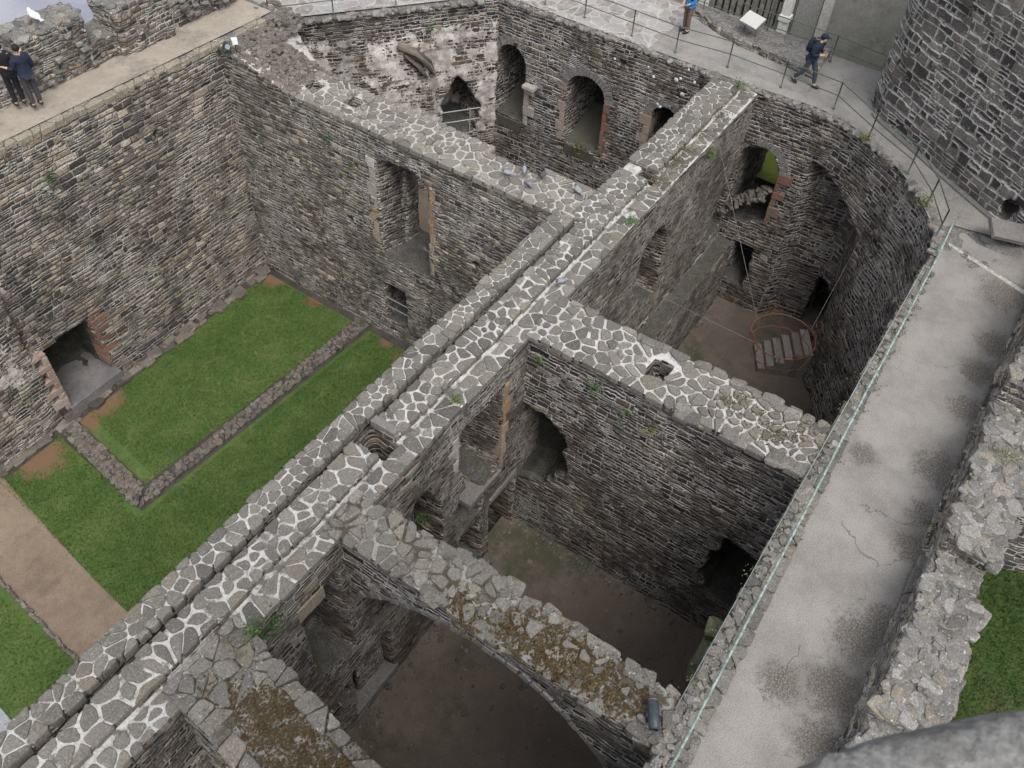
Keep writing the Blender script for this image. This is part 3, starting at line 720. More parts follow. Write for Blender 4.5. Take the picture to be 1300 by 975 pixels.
tag(m.build('scattered_stone', M['low']), 'small loose stones scattered over the bare earth floors of the rooms', 'loose stones', kind='stuff')
# grass blades, a few cm tall, over the lawns
def blades(name, n, region, seed, size=.05, mat=None):
    r = np.random.default_rng(seed); P = region(r, n); n = len(P)
    a = r.uniform(0, 2 * np.pi, n); h = size * r.uniform(.5, 1.3, n); wd = .012 * r.uniform(.7, 1.5, n); ln = r.uniform(-.6, .6, (n, 2)) * h[:, None]
    V = np.empty((n, 3, 3)); ux = np.cos(a) * wd; uy = np.sin(a) * wd
    V[:, 0] = P + np.stack([-ux, -uy, 0 * a], 1); V[:, 1] = P + np.stack([ux, uy, 0 * a], 1); V[:, 2] = P + np.stack([ln[:, 0], ln[:, 1], h], 1)
    me = bpy.data.meshes.new(name); me.vertices.add(3 * n); me.vertices.foreach_set('co', V.astype(np.float32).ravel())
    me.loops.add(3 * n); me.loops.foreach_set('vertex_index', np.arange(3 * n, dtype=np.int32)); me.polygons.add(n)
    me.polygons.foreach_set('loop_start', np.arange(0, 3 * n, 3, dtype=np.int32)); me.update(); me.validate()
    me.materials.append(mat or M['blade']); o = link(bpy.data.objects.new(name, me)); o['kind'] = 'stuff'; return o
BARE = ((8.5, 20.55, .6), (7.6, 20.3, .4), (5.9, 20.3, .7), (16.2, 20.3, .5), (15.9, 13.6, .5), (16.1, 14.9, .3))
def reg_lawn(r, n):
    x = r.uniform(3.9, 16.1, n); y = r.uniform(8.8, 20.7, n)
    k = (x > 3.95 + (y - 13.75) * .1) & ~((np.abs(y - (16.9 - (x - 6.5) * .055 - .35)) < .42) & (x > 6.2)) & ~((np.abs(x - (7.0 + (y - 16.6) * .12)) < .42) & (y > 16.1))
    for (a, b, q) in BARE: k &= (np.hypot(x - a, y - b) > q * r.uniform(.6, 1.3, n))
    return np.stack([x, y, np.full(n, FZ)], 1)[k]
def reg_strip(r, n):
    x = r.uniform(-1, 2.3, n); y = r.uniform(8.8, 20, n); k = x < 2.2 + (y - 13) * .08
    return np.stack([x, y, np.full(n, FZ)], 1)[k]
tag(blades('lawn_grass', 150000, reg_lawn, 1), 'short mown green grass of the walled courtyard lawn', 'grass', kind='stuff')
tag(blades('strip_grass', 25000, reg_strip, 2), 'dark green grass left of the gravel path', 'grass', kind='stuff')
def reg_out(r, n):
    x = r.uniform(8, 26, n); y = r.uniform(-12, -3.4, n); return np.stack([x, y, np.full(n, -11.02)], 1)
tag(blades('rough_grass', 70000, reg_out, 3, .16, M['grassland']), 'rough green grass at the foot of the outer wall', 'grass', kind='stuff')

# ================================================================== the walls
# ---- long spine wall with raised kerbs and gutters along its top
spine_cuts = [
    boxm(7.68, 8.2, 7.5, 8.2, -1.5, .6), boxm(19.25, 19.72, 7.5, 8.06, -1.2, .6),
    cutY(ragged([(9.62, -2.2), (9.7, -.88), (11.42, -.85), (11.5, -3.9), (11.1, -4.25), (10.2, -4.2)], 3, .02), 6.6, 8.55, .72, .8),
    cutY(ragged([(9.55, -5.4), (9.6, -3.3), (10.7, -3.4), (10.75, -5.2)], 4, .06), 6.6, 7.75, .8, .8),
    cutY(ragged([(7.6, -4.6), (7.55, -2.7), (7.95, -1.85), (8.4, -1.6), (8.75, -2.2), (9.1, -3.5), (9.0, -4.6)], 5, .09), 6.6, 8.65, .8, .85),
    cutY(ragged([(9.15, -7.5), (9.1, -5.9), (9.7, -5.3), (10.6, -5.5), (10.8, -7.5)], 6, .1), 6.6, 8.0, .8, .8),
    boxm(11.05, 12.2, 6.6, 8.2, -8.3, -5.35),
    cutY(ragged([(4.55, -4.3), (4.5, -1.0), (5.7, -.95), (5.78, -4.7)], 8, .03), 6.6, 8.1, .68, .85),
    cutY(ragged([(5.35, -7.9), (5.4, -5.5), (6.85, -5.35), (6.9, -8.0)], 9, .04), 6.6, 8.0, .75, .85),
    cutY(ragged([(4.8, -6.35), (4.75, -5.75), (5.3, -5.7), (5.35, -6.3)], 10, .05), 6.6, 7.7, .7, .7),
    cutY(ragged([(18.25, -3.2), (18.4, -1.9), (19.0, -1.45), (19.7, -1.35), (20.1, -2.2), (20.1, -4.5), (19.2, -4.3)], 11, .07), 6.6, 8.65, .85, .9),
    cutY(ragged([(24.0, -5.3), (24.1, -4.2), (24.7, -3.2), (25.6, -2.5), (25.7, -5.1)], 12, .08), 6.6, 7.9, .9, .85), boxm(3.9, 4.05, 6.6, 7.4, -2.6, -2.4), boxm(17.95, 25.3, 8.5, 9.2, -9.5, 1), boxm(-2.4, 16.5, 8.22, 8.36, -.34, .6), boxm(-2.4, 25.0, 7.45, 7.55, -.26, .6)]
spine = carve('spine_wall', boxm(-2.5, 25.7, 7.02, 8.83, -9.2, -.05), spine_cuts,
    extra=[boxm(-2.4, 16.55, 8.36, 8.85, -.5, .12), boxm(-2.4, 7.66, 7.57, 8.2, -.5, .07), boxm(8.22, 16.6, 7.57, 8.2, -.5, .07), boxm(16.6, 19.23, 7.6, 8.5, -.5, .06), boxm(19.74, 25.3, 7.6, 8.5, -.5, .06), boxm(17.3, 25.3, 6.36, 7.2, -9, -5.6)],
    mats=(M['spine'], M['bed']), voxel=.06, amp=.022, amp_top=.012, ztop=-.13, seed=3)
tag(spine, 'long stone spine wall with a pale paved top running diagonally between lawn and roofless rooms', 'wall')
m = MB()
paving(m, [(-2.4, 8.33), (16.5, 8.33), (16.5, 8.87), (-2.4, 8.87)], .12, .28, (.005, .02), seed=11, deep=.18, edge=.035)
paving(m, [(-2.4, 7.55), (7.66, 7.55), (7.66, 8.2), (-2.4, 8.2)], .07, .33, (.008, .042), seed=12)
paving(m, [(8.22, 7.55), (16.6, 7.55), (16.6, 8.2), (8.22, 8.2)], .07, .3, (.008, .04), seed=13)
paving(m, [(-2.4, 7.0), (16.6, 7.0), (16.6, 7.44), (-2.4, 7.44)], -.05, .32, (.006, .034), seed=14)
paving(m, [(16.5, 7.58), (19.2, 7.58), (19.2, 8.5), (16.5, 8.5)], .06, .29, (.008, .03), seed=15)
paving(m, [(19.75, 7.58), (25.2, 7.58), (25.2, 8.5), (19.75, 8.5)], .06, .29, (.006, .028), seed=16)
paving(m, [(16.5, 7.03), (25.2, 7.12), (25.2, 7.46), (16.5, 7.46)], -.05, .32, (.006, .035), seed=17, drop=.05)
paving(m, [(16.4, 8.2), (16.6, 8.2), (16.6, 8.5), (16.4, 8.5)], .06, .3, seed=18)
m.build('coping', M['cap'], spine)
m = MB(); m.box(8.22, 8.4, 7.6, 8.25, -.1, .16); o = m.build('slab', M['grey'], spine); rough_edges(o, 5)
m = MB(); moss(m, [(20.6, 7.52, .02), (21.2, 7.5, .02), (22.3, 7.55, .02), (20.2, 7.6, .03), (19.4, 7.3, .02), (23.5, 7.5, .02)], 170, 4, .22, (.02, .05))
m.build('moss', stone_mat('dry_moss', [(.06, .05, .025), (.13, .09, .05), (.09, .1, .04)], .15), spine)
quoins('jamb', M['pale'], ('y', 7.02, -1), 9.62, -2.25, -.95, -1, spine, 3, (.2, .34), (.4, .6), .02, .6)
quoins('jamb', M['ochre'], ('y', 7.02, -1), 11.44, -4.1, -.9, 1, spine, 4, (.14, .26), (.35, .5), .02, .6)
m = MB(); m.box(4.5, 5.2, 6.99, 7.4, -1.4, -.98); o = m.build('lintel', stone_mat('olive_stone', [(.2, .18, .13), (.24, .21, .16)], .2, .3), spine); rough_edges(o, 6)
m = MB(); m.box(11.0, 12.3, 6.98, 7.6, -5.36, -5.16); o = m.build('lintel', M['grey'], spine); rough_edges(o, 7)
m = MB(); m.box(10.05, 11.45, 6.97, 8.0, -4.42, -4.22); o = m.build('sill', M['grey'], spine); rough_edges(o, 8)
m = MB(); m.box(5.3, 6.95, 6.97, 7.9, -8.0, -7.78); o = m.build('sill', M['grey'], spine); rough_edges(o, 9)

# ---- cross wall by the courtyard (tall window and doorway)
cuts = [cutX(archpoly(13.04, 15.1, -4.6, -1.05, -.75), 16.1, 17.35, .66, .93, -.05), boxm(17.2, 18.3, 13.45, 14.65, -4.35, -1.0),
        boxm(16.1, 17.85, 14.17, 15.08, -7.5, -5.85),
        boxm(17.03, 17.47, 17.7, 18.2, -1.2, .6), boxm(17.05, 17.5, 16.22, 16.74, -1.2, .6),
        boxm(17.6, 18.3, 10.1, 11.8, -.35, .5),
        boxm(16.1, 16.8, 16.2, 16.45, -3.85, -3.68), boxm(16.1, 16.8, 15.75, 15.92, -1.6, -1.42), boxm(16.1, 16.75, 11.3, 11.5, -3.2, -3.0),
        cutX(ragged([(18.6, -6.1), (18.7, -5.7), (19.3, -5.5), (19.2, -5.8)], 2, .05), 16.1, 16.75)]
cross = carve('cross_wall', boxm(16.44, 17.95, 8.5, 18.6, -9, -.0), cuts,
    extra=[loft([(16.42, 18.2), (18.0, 18.2), (19.7, 21.4), (16.42, 21.4)], [(16.42, 18.2), (18.0, 18.2), (19.7, 21.4), (16.42, 21.4)], -9, [.0, -.15, .2, .72])],
    dirv=(0, 1), mats=(M['cross'], M['bed_pale']), voxel=.06, amp=.025, amp_top=.015, ztop=-.5, seed=5)
tag(cross, 'stone cross wall with a tall narrow window above a small dark doorway facing the lawn', 'wall')
m = MB()
HO = ((17.03, 17.47, 17.7, 18.2), (17.05, 17.5, 16.22, 16.74))
paving(m, [(16.4, 8.5), (17.95, 8.5), (17.95, 10.1), (16.4, 10.1)], .01, .34, (.015, .04), seed=20)
paving(m, [(16.4, 10.1), (17.6, 10.1), (17.6, 11.8), (16.4, 11.8)], .01, .34, (.015, .04), seed=21)
paving(m, [(16.4, 11.8), (17.95, 11.8), (17.95, 18.4), (16.4, 18.4)], .01, .32, (.015, .042), seed=22, holes=HO)
m.build('coping', M['cap_pale'], cross)
m = MB()
rubble(m, (16.4, 18.2, 18.2, 21.0), lambda x, y: .0 + max(0, (y - 18.3) / 2.8) * .6 - max(0, x - 17.6) * .2, 620, (.04, .12), 23, None, .4)
rubble(m, (18.2, 19.6, 20.2, 21.8), lambda x, y: .3 + (y - 20.2) * .2, 160, (.05, .13), 24, None, .4)
m.build('rubble', M['low'], cross)
quoins('jamb', M['pale'], ('x', 16.44, -1), 15.1, -2.8, -.95, 1, cross, 21, (.22, .38), (.4, .6), .02, .5)
quoins('jamb', M['ochre'], ('x', 16.44, -1), 15.1, -4.6, -2.8, 1, cross, 22, (.2, .36), (.3, .45), .02, .5)
quoins('jamb', M['ochre'], ('x', 16.44, -1), 13.04, -4.4, -1.0, -1, cross, 23, (.1, .18), (.35, .5), .02, .4)
quoins('inner_jamb', M['pink'], ('x', 17.2, -1), 13.5, -4.3, -1.1, -1, cross, 24, (.1, .2), (.35, .5), .03, .4)
m = MB()
for z in (-6.55, -6.95): m.tube([(16.5, 14.1, z), (16.5, 15.12, z)], .022)
m.build('door_bar', plain('iron_bar', (.3, .31, .3), .5, .5), cross)

# ---- cross wall between the two inner rooms
cuts = [boxm(12.86, 13.5, 3.84, 4.32, -1.6, .6),
        cutX(ragged([(7.2, -2.35), (6.1, -2.5), (5.72, -3.0), (5.55, -4.3), (6.2, -5.35), (7.2, -5.45)], 31, .1), 12.0, 13.35, .85, .88),
        cutX(ragged([(1.35, -3.2), (1.35, -3.9), (1.6, -5.0), (1.3, -5.9), (.5, -6.2), (-.3, -6.0), (-.2, -3.8)], 32, .1), 12.0, 13.55, .8, .8)]
room = carve('cross_wall', boxm(12.36, 13.86, .1, 7.1, -9, 0.), cuts, dirv=(0, 1), mats=(M['room'], M['bed']), voxel=.06, amp=.024, amp_top=.012, ztop=-.4, seed=7, damp=lambda C: (C[:, 0] > 12.5) & (C[:, 0] < 13.6) & (C[:, 2] < -2.2) & (C[:, 2] > -6.6) & (((C[:, 1] > 5.4) & (C[:, 1] < 7.05)) | (C[:, 1] < 1.8)))
tag(room, 'dark coursed cross wall with a small square shaft in its white pointed paved top', 'wall')
m = MB()
HO = ((12.86, 13.5, 3.84, 4.32),)
paving(m, [(12.33, 3.0), (13.9, 3.0), (13.9, 7.05), (12.33, 7.05)], .01, .34, (.01, .04), seed=30, holes=HO, edge=.05)
paving(m, [(12.33, .3), (13.9, .3), (13.9, 3.0), (12.33, 3.0)], .01, .29, (.012, .045), seed=31, edge=.07, th=.04)
m.build('coping', M['cap'], room)
m = MB(); rubble(m, (12.33, 12.5, .4, 3.2), lambda x, y: .0, 16, (.12, .22), 32, 1.57, .4); rubble(m, (13.75, 13.92, .4, 5), lambda x, y: .0, 16, (.1, .2), 33, 1.57, .4)
m.build('edge_stone', M['cap'], room)
m = MB(); moss(m, [(13.2, 1.9, .03), (13.0, 1.3, .03), (13.3, 2.3, .03), (13.4, .9, .03)], 110, 5, .22, (.015, .045))
m.build('moss', stone_mat('brown_moss', [(.07, .04, .02), (.12, .075, .035), (.06, .055, .025)], .2), room)

# ---- the arch crossing the near room
arc = [(7.3, -4.3), (7.0, -2.6), (6.5, -1.75), (5.83, -1.2), (5.1, -.82), (4.4, -.62), (3.7, -.56), (2.9, -.64), (2.2, -.92), (1.6, -1.35), (1.1, -1.85), (.6, -2.5), (.3, -3.2), (.3, -9.5), (7.3, -9.5)]
arch = carve('stone_arch', boxm(5.8, 6.78, .1, 7.4, -9, 0.), [cutX(arc, 5.2, 7.4)], dirv=(0, 1), mats=(M['room'], M['bed_moss']), voxel=.05, amp=.02, amp_top=.02, ztop=-.35, seed=8)
tag(arch, 'slender stone arch with an orange mossy paved top spanning the near roofless room', 'arch')
m = MB()
paving(m, [(5.77, 3.6), (6.82, 3.6), (6.82, 7.4), (5.77, 7.4)], .01, .32, (.012, .05), seed=40, edge=.06, th=.035)
paving(m, [(5.77, .2), (6.82, .2), (6.82, 3.6), (5.77, 3.6)], .0, .3, (.015, .05), seed=41, edge=.07, th=.05, drop=.35)
m.build('coping', M['cap'], arch)
m = MB()
rubble(m, (6.68, 6.86, .3, 6.8), lambda x, y: -.02, 30, (.1, .2), 42, 1.57, .28); rubble(m, (5.76, 5.9, .3, 5.2), lambda x, y: -.02, 18, (.1, .18), 43, 1.57, .28)
rubble(m, (5.85, 6.75, .2, 3.4), lambda x, y: .0, 60, (.03, .09), 44)
m.build('edge_stone', M['cap_moss'], arch)
m = MB()
moss(m, [(6.1, 3.4, .03), (6.0, 3.0, .03), (6.2, 2.6, .03), (6.1, 2.2, .03), (6.3, 1.9, .03), (6.05, 1.7, .03), (6.4, 1.5, .03), (6.1, 1.2, .03), (6.3, .9, .03), (6.5, 2.2, .02), (6.0, 4.3, .03), (5.9, 3.9, .02), (6.4, 3.1, .02), (6.5, 2.7, .02), (5.95, 2.4, .02)], 520, 6, .15, (.015, .055))
m.build('moss', stone_mat('orange_moss', [(.045, .03, .014), (.065, .04, .015), (.042, .042, .018), (.12, .07, .016), (.05, .034, .015)], .1), arch)
# arris of the arch: a ring of thin edge stones along the soffit
m = MB(); rr = random.Random(4)
for i in range(3, 13):
    a = Vector(arc[i - 2]); b = Vector(arc[i - 1]); n_ = max(1, int((b - a).length / .22))
    for j in range(n_):
        q0 = a.lerp(b, j / n_ + .01); q1 = a.lerp(b, (j + .93) / n_); d_ = (b - a).normalized(); nn = Vector((-d_.y, d_.x)); nn = nn if nn.y > 0 else -nn
        t_ = rr.uniform(.1, .16); x0 = 5.78 - rr.uniform(0, .02)
        P_ = [q0 - nn * .02, q1 - nn * .02, q1 + nn * t_, q0 + nn * t_]
        V_ = [(x0, p_.x, p_.y) for p_ in P_] + [(6.0, p_.x, p_.y) for p_ in P_]
        m.add(V_, [(0, 1, 2, 3), (7, 6, 5, 4), (0, 4, 5, 1), (1, 5, 6, 2), (2, 6, 7, 3), (3, 7, 4, 0)])
o = m.build('arch_ring', M['grey'], arch); rough_edges(o, 3, amp=.008, w=.01)

# ---- broad mossy wall in the foreground
fw = [(1.95, 7.5), (3.55, 7.5), (2.98, 3.6), (2.48, .1), (1.12, .1)]
broad = carve('broad_wall', loft(fw, fw, -9, 0.), (), dirv=(.13, 1), mats=(M['room'], M['bed_moss']), voxel=.06, amp=.03, amp_top=.02, ztop=-.35, seed=9)
tag(broad, 'broad rough wall top with brown moss between its stones in the foreground', 'wall')
m = MB()
paving(m, [(1.96, 7.42), (3.55, 7.42), (3.38, 6.2), (1.82, 6.2)], .01, .34, (.006, .022), seed=50, edge=.05, th=.04)
paving(m, [(1.82, 6.2), (2.1, 6.2), (1.35, .2), (1.1, .2)], .01, .4, (.006, .02), seed=51, edge=.06, th=.07)
paving(m, [(2.12, 6.2), (3.1, 6.2), (2.2, .2), (1.37, .2)], .0, .38, (.02, .06), seed=52, edge=.03, th=.03, drop=.2)
paving(m, [(3.12, 6.2), (3.4, 6.2), (2.5, .2), (2.22, .2)], .01, .36, (.006, .02), seed=53, edge=.06, th=.07)
m.build('coping', M['cap_moss'], broad)
m = MB()
rubble(m, lambda r: ((lambda y: (1.2 + .13 * y + r.uniform(.1, 1.2), y))(r.uniform(.3, 7.0))), lambda x, y: .01, 240, (.02, .07), 54)
m.build('loose_stone', M['cap_pale'], broad)
m = MB()
moss(m, [(2.6, 6.0, .03), (2.4, 5.6, .03), (2.7, 5.3, .03), (2.2, 5.0, .03), (2.5, 4.6, .03), (2.85, 5.8, .03), (2.2, 4.2, .03), (2.6, 3.8, .03), (2.0, 3.4, .03), (2.4, 6.5, .03), (2.3, 3.0, .03), (2.8, 4.3, .03), (2.1, 2.4, .03), (1.9, 5.6, .03), (2.9, 5.0, .03), (2.6, 3.2, .03)], 1000, 7, .2, (.015, .05))
m.build('moss', stone_mat('brown_green_moss', [(.05, .03, .014), (.085, .05, .02), (.05, .046, .02), (.1, .065, .025)], .06), broad)

# ---- right curtain wall carrying the wall walk
rc = carve('curtain_wall', boxm(-4, 22.4, -3.25, .26, -12, -.06), [cutX([(0, 0), (1, 0), (1, 1)], -90, -89)], extra=[loft([(-4, -.5), (20.5, .08), (20.5, .26), (-4, .26)], [(-4, -.5), (20.5, .08), (20.5, .26), (-4, .26)], -1, .03)],
    mats=(M['room'], M['core']), voxel=.08, amp=.025, amp_top=.01, ztop=-.4, seed=12)
tag(rc, 'thick curtain wall carrying the grey concrete wall walk on the right', 'wall')
m = MB()
paving(m, [(0, -.42), (8, -.26), (8, .0), (0, .0)], .03, .3, (.01, .03), seed=60, th=.06, drop=.06)
paving(m, [(8, -.26), (20.4, .08), (20.4, .12), (8, .0)], .03, .3, (.008, .03), seed=61, th=.06, drop=.06)
paving(m, [(0, .0), (20.4, .1), (20.4, .28), (0, .28)], .03, .26, (.008, .03), seed=62, th=.05, drop=.15, edge=.04)
m.build('kerb_stone', M['cap'], rc)
m = MB()
rubble(m, lambda r: (r.uniform(2, 20.3), r.uniform(-.02, .22)), lambda x, y: .05, 520, (.02, .08), 63)
rubble(m, lambda r: ((lambda x: (x, -.34 + x * .02 + r.uniform(-.03, .06)))(r.uniform(4, 20))), lambda x, y: .03, 200, (.02, .08), 64)
m.build('loose_stone', M['rub'], rc)
m = MB(); moss(m, [(q, .1, .05) for q in (7.2, 8.1, 9.6, 11.0, 12.1, 13.2, 14.6, 15.5, 16.8, 17.6, 18.6)], 240, 9, .14, (.015, .04)); m.build('moss', M['algae'], rc)
m = MB(); lump(m, (8.15, .3, -.8), (.45, .17, .3), random.Random(3), ang=0., box=False, rough=.4); lump(m, (8.5, .36, -.5), (.25, .16, .2), random.Random(9), ang=0., rough=.35); lump(m, (7.9, .3, -1.15), (.3, .16, .25), random.Random(5), ang=0.)
m.build('mossy_boulder', M['algae'], rc)
sheet('wall_walk', [(-4, -2.3), (22.6, -2.3), (22.6, .12), (20.5, .09), (-4, -.5)], .0, M['concrete'])

sheet('cement_band', [(21.75, .0), (21.62, -.05), (20.85, -2.2), (21.0, -2.22)], .005, plain('pale_cement', (.36, .345, .32), .9, 0, .3, 9))

# ---- outer parapet with ruined merlons (right)
ext = [boxm(7.95, 10.75, -3.22, -2.28, -.2, 1.05), boxm(11.6, 15.0, -3.15, -2.32, -.2, 1.2), boxm(16.0, 19.6, -3.2, -2.3, -.2, 1.35), boxm(6.3, 21.8, -2.45, -2.2, -.2, .16), boxm(10.7, 12.1, -3.0, -2.5, 0, .66)]
pr = carve('parapet', boxm(6.0, 22.0, -3.18, -2.3, -.3, .72), [cutX(ragged([(-3.4, .3), (-3.4, .8), (-3.0, .8), (-3.0, .3)], 1, 0), 15.1, 16.2)], extra=ext, mats=(M['parapet'], M['core']), voxel=.05, amp=.05, amp_top=.05, ztop=.2, seed=14, amp2=.06)
tag(pr, 'ruined outer parapet of broken pale stones along the right edge of the concrete walk', 'parapet')
m = MB()
for k, (a, b, z) in enumerate(((7.95, 10.75, 1.05), (11.6, 15.0, 1.2), (16.0, 19.6, 1.35))):
    rubble(m, (a, b, -3.2, -2.35), lambda x, y, z=z: z, 260, (.06, .2), 70 + k, None, .28)
    rubble(m, (a, b, -3.3, -3.1), lambda x, y, z=z: z - .15, 24, (.12, .27), 80 + k, 0., .35)
rubble(m, (10.7, 12.1, -3.15, -2.5), lambda x, y: .74, 90, (.06, .18), 76, None, .3)
rubble(m, (15.0, 16.3, -3.15, -2.4), lambda x, y: .7, 70, (.06, .22), 77, None, .3)
rubble(m, (6.2, 8.0, -3.15, -2.4), lambda x, y: .7, 110, (.06, .22), 78, None, .3)
m.build('rubble', M['rub'], pr)
m = MB(); paving(m, [(9.2, -2.62), (11.8, -2.62), (11.8, -2.2), (9.2, -2.2)], .17, .5, (.005, .012), seed=79, th=.05, edge=.02); m.build('bench_slab', M['grey'], pr)

# ---- left curtain wall of the courtyard
def lz(x): return .62 + max(0, (17 - x) / 12) * .38
lw = carve('curtain_wall', loft([(-5, 21.0), (19.0, 21.0), (19.4, 24.0), (-5, 24.0)], [(-5, 21.0), (19.0, 21.0), (19.4, 24.0), (-5, 24.0)], -12, [1.25, .58, .58, 1.25]),
    [cutY(ragged([(7.72, -7.95), (7.62, -5.55), (8.4, -5.4), (9.32, -5.42), (9.55, -7.95)], 41, .015), 20.6, 22.5, .95, .95),
     boxm(10.3, 10.5, 20.7, 21.4, -3.0, -2.84), boxm(13.4, 13.6, 20.7, 21.4, -1.1, -.85), boxm(12.3, 12.44, 20.7, 21.3, -3.9, -3.4), boxm(6.3, 6.9, 20.7, 21.4, -5.2, -4.9), boxm(15.2, 15.4, 20.7, 21.3, -2.2, -2.05)],
    extra=[boxm(-4, 7.3, 20.82, 21.3, -12, -2.6)], mats=(M['left'], M['core']), voxel=.07, amp=.028, amp_top=.01, ztop=.1, seed=15, damp=lambda C: (C[:, 1] > 21.2) & (C[:, 0] > 7.4) & (C[:, 0] < 9.8) & (C[:, 2] < -5.2) & (C[:, 2] > -8.2))
tag(lw, 'tall pale jointed curtain wall with a square hearth at its foot beside the lawn', 'wall')
m = MB(); paving(m, [(-4, 20.98), (18.4, 20.98), (18.4, 21.28), (-4, 21.28)], 0, .34, (.004, .014), seed=90, th=.05, zf=lambda x, y: lz(x) - .02); m.build('coping', stone_mat('beige_coping', [(.22, .2, .16), (.3, .27, .21), (.25, .22, .17)], .5, .3), lw)
quoins('hearth_jamb', M['red'], ('y', 21.0, -1), 9.4, -7.6, -5.3, 1, lw, 31, (.15, .5), (.16, .24), .02, .5)
quoins('hearth_jamb', M['pink'], ('y', 20.82, -1), 7.66, -7.9, -5.4, -1, lw, 32, (.2, .5), (.2, .34), .02, .5)
m = MB(); m.box(7.6, 9.6, 20.75, 22.45, -8.4, -7.86); o = m.build('hearth_slab', ground_mat('hearth_stone', [(.14, .13, .13), (.2, .185, .18), (.1, .09, .09)], None, 1.5), lw); rough_edges(o, 4)
m = MB(); rubble(m, (4.8, 16.3, 20.62, 20.9), lambda x, y: FZ + .06, 70, (.1, .28), 92, 0., .3); m.build('footing_stone', M['low'], lw)
o = sheet('wall_walk', [(-5, 21.2), (18.9, 21.2), (18.9, 22.6), (-5, 22.6)], 0, M['beige'])
for v in o.data.vertices: v.co.z = lz(v.co.x) + .02 if v.co.x > 0 else lz(-5) + .02
# left parapet
ext = [boxm(7.3, 9.9, 22.35, 23.5, .5, 2.0), boxm(11.25, 13.25, 22.4, 23.5, .5, 2.35), boxm(14.1, 15.9, 22.25, 23.3, .5, 2.2), boxm(16.5, 18.3, 22.5, 23.4, .4, 1.7)]
pl = carve('parapet', boxm(-5, 19, 22.5, 23.55, .3, 1.45), (), extra=ext, mats=(M['parapet'], M['core']), voxel=.06, amp=.05, amp_top=.05, ztop=1.2, seed=16, amp2=.07)
tag(pl, 'ruined rubble parapet with worn merlons beside the beige walk at the upper left', 'parapet')
m = MB()
for k, (a, b, z) in enumerate(((7.3, 9.9, 2.0), (11.25, 13.25, 2.35), (14.1, 15.9, 2.2), (16.5, 18.3, 1.7))):
    rubble(m, (a, b, 22.4, 23.4), lambda x, y, z=z: z, 110, (.07, .17), 95 + k, None, .35)
    rubble(m, (a, b, 22.3, 22.45), lambda x, y, z=z: .9 + (z - .9) * ((x * 7.3) % 1), 30, (.06, .14), 105 + k, 0., .5)
rubble(m, (-2, 19, 22.6, 23.5), lambda x, y: 1.45, 150, (.1, .22), 99, None, .4)
m.build('rubble', M['rub'], pl)

# ---- end wall with old plaster (diagonal), then the rounded end wall with the arched embrasures
dq = [(18.7, 21.82), (25.4, 16.8), (29.2, 16.8), (29.2, 26), (18.7, 26)]
Dd = Vector((25.4 - 19.0, 16.8 - 21.6)).normalized(); Dn = Vector((Dd.y, -Dd.x)); Dn = Dn if Dn.x < 0 or Dn.y < 0 else -Dn
def diag_cut(poly, depth, s=.8):
    m = MB(); n = len(poly); o0 = Vector((19.0, 21.6)); c0 = sum(p[0] for p in poly) / n; c1 = sum(p[1] for p in poly) / n; V = []
    for k, (off, q) in enumerate(((-.4, 1.), (depth, s))):
        for p in poly:
            t_ = c0 + (p[0] - c0) * q; zz = c1 + (p[1] - c1) * q; w_ = o0 + Dd * t_ - Dn * off
            V.append((w_.x, w_.y, zz))
    m.add(V, [tuple(range(n)), tuple(reversed(range(n, 2 * n)))] + [(i, n + i, n + (i + 1) % n, (i + 1) % n) for i in range(n)]); return m
Dn = Vector((-.6, -.8)) if True else Dn
hole = ragged([(5.75, -5.2), (5.72, -3.7), (6.05, -3.2), (6.5, -2.65), (7.0, -3.2), (7.2, -3.8), (7.42, -4.2), (7.3, -5.2)], 51, .09)
dw = carve('end_wall', loft(dq, dq, -12, [-.05, .0, .0, -.05, -.05]), [diag_cut(hole, 1.8, .75), diag_cut(ragged([(2.6, -1.5), (2.9, -1.35), (3.0, -1.6)], 2, .02), .3)], dirv=(Dd.x, Dd.y), mats=(M['plastered'], M['core']), voxel=.065, amp=.035, amp_top=.012, ztop=-.35, seed=17, amp2=.06)
dw.data.transform(Matrix.Identity(4))
# the plaster zone is given in metres along the wall from its left end
uvd = dw.data.uv_layers[0].data; arr = np.empty(len(uvd) * 2, np.float32); uvd.foreach_get('uv', arr); arr[0::2] -= (19.0 * Dd.x + 21.6 * Dd.y); uvd.foreach_set('uv', arr)
tag(dw, 'end wall with pale remains of plaster and a ragged dark doorway', 'wall')
def dpt(t, off, z): w_ = Vector((19.0, 21.6)) + Dd * t + Dn * off; return (w_.x, w_.y, z)
m = MB()
m.tube([dpt(4.3, .02, -1.25), dpt(4.9, .1, -1.55), dpt(5.35, .12, -2.0), dpt(5.6, .05, -2.5)], [.1, .14, .12, .06], 7); m.tube([dpt(4.5, .03, -1.6), dpt(5.0, .08, -2.1), dpt(5.3, .03, -2.6)], [.06, .1, .05], 7)
o = m.build('broken_rib', M['low'], dw, True); rough_edges(o, 5, amp=.03, w=.008)
m = MB()
for z in (-4.15, -4.6): m.tube([dpt(5.8, .05, z), dpt(7.35, .05, z)], .02)
m.tube([dpt(6.95, .05, -5.2), dpt(6.95, .05, -4.1)], .022); m.build('guard_rail', plain('grey_paint', (.33, .36, .35), .5), dw)
m = MB(); rubble(m, lambda r: dpt(r.uniform(0.2, 7.4), r.uniform(-.1, .1), 0)[:2], lambda x, y: -.02, 90, (.06, .15), 120, None, .5); m.build('edge_stone', M['rub'], dw)

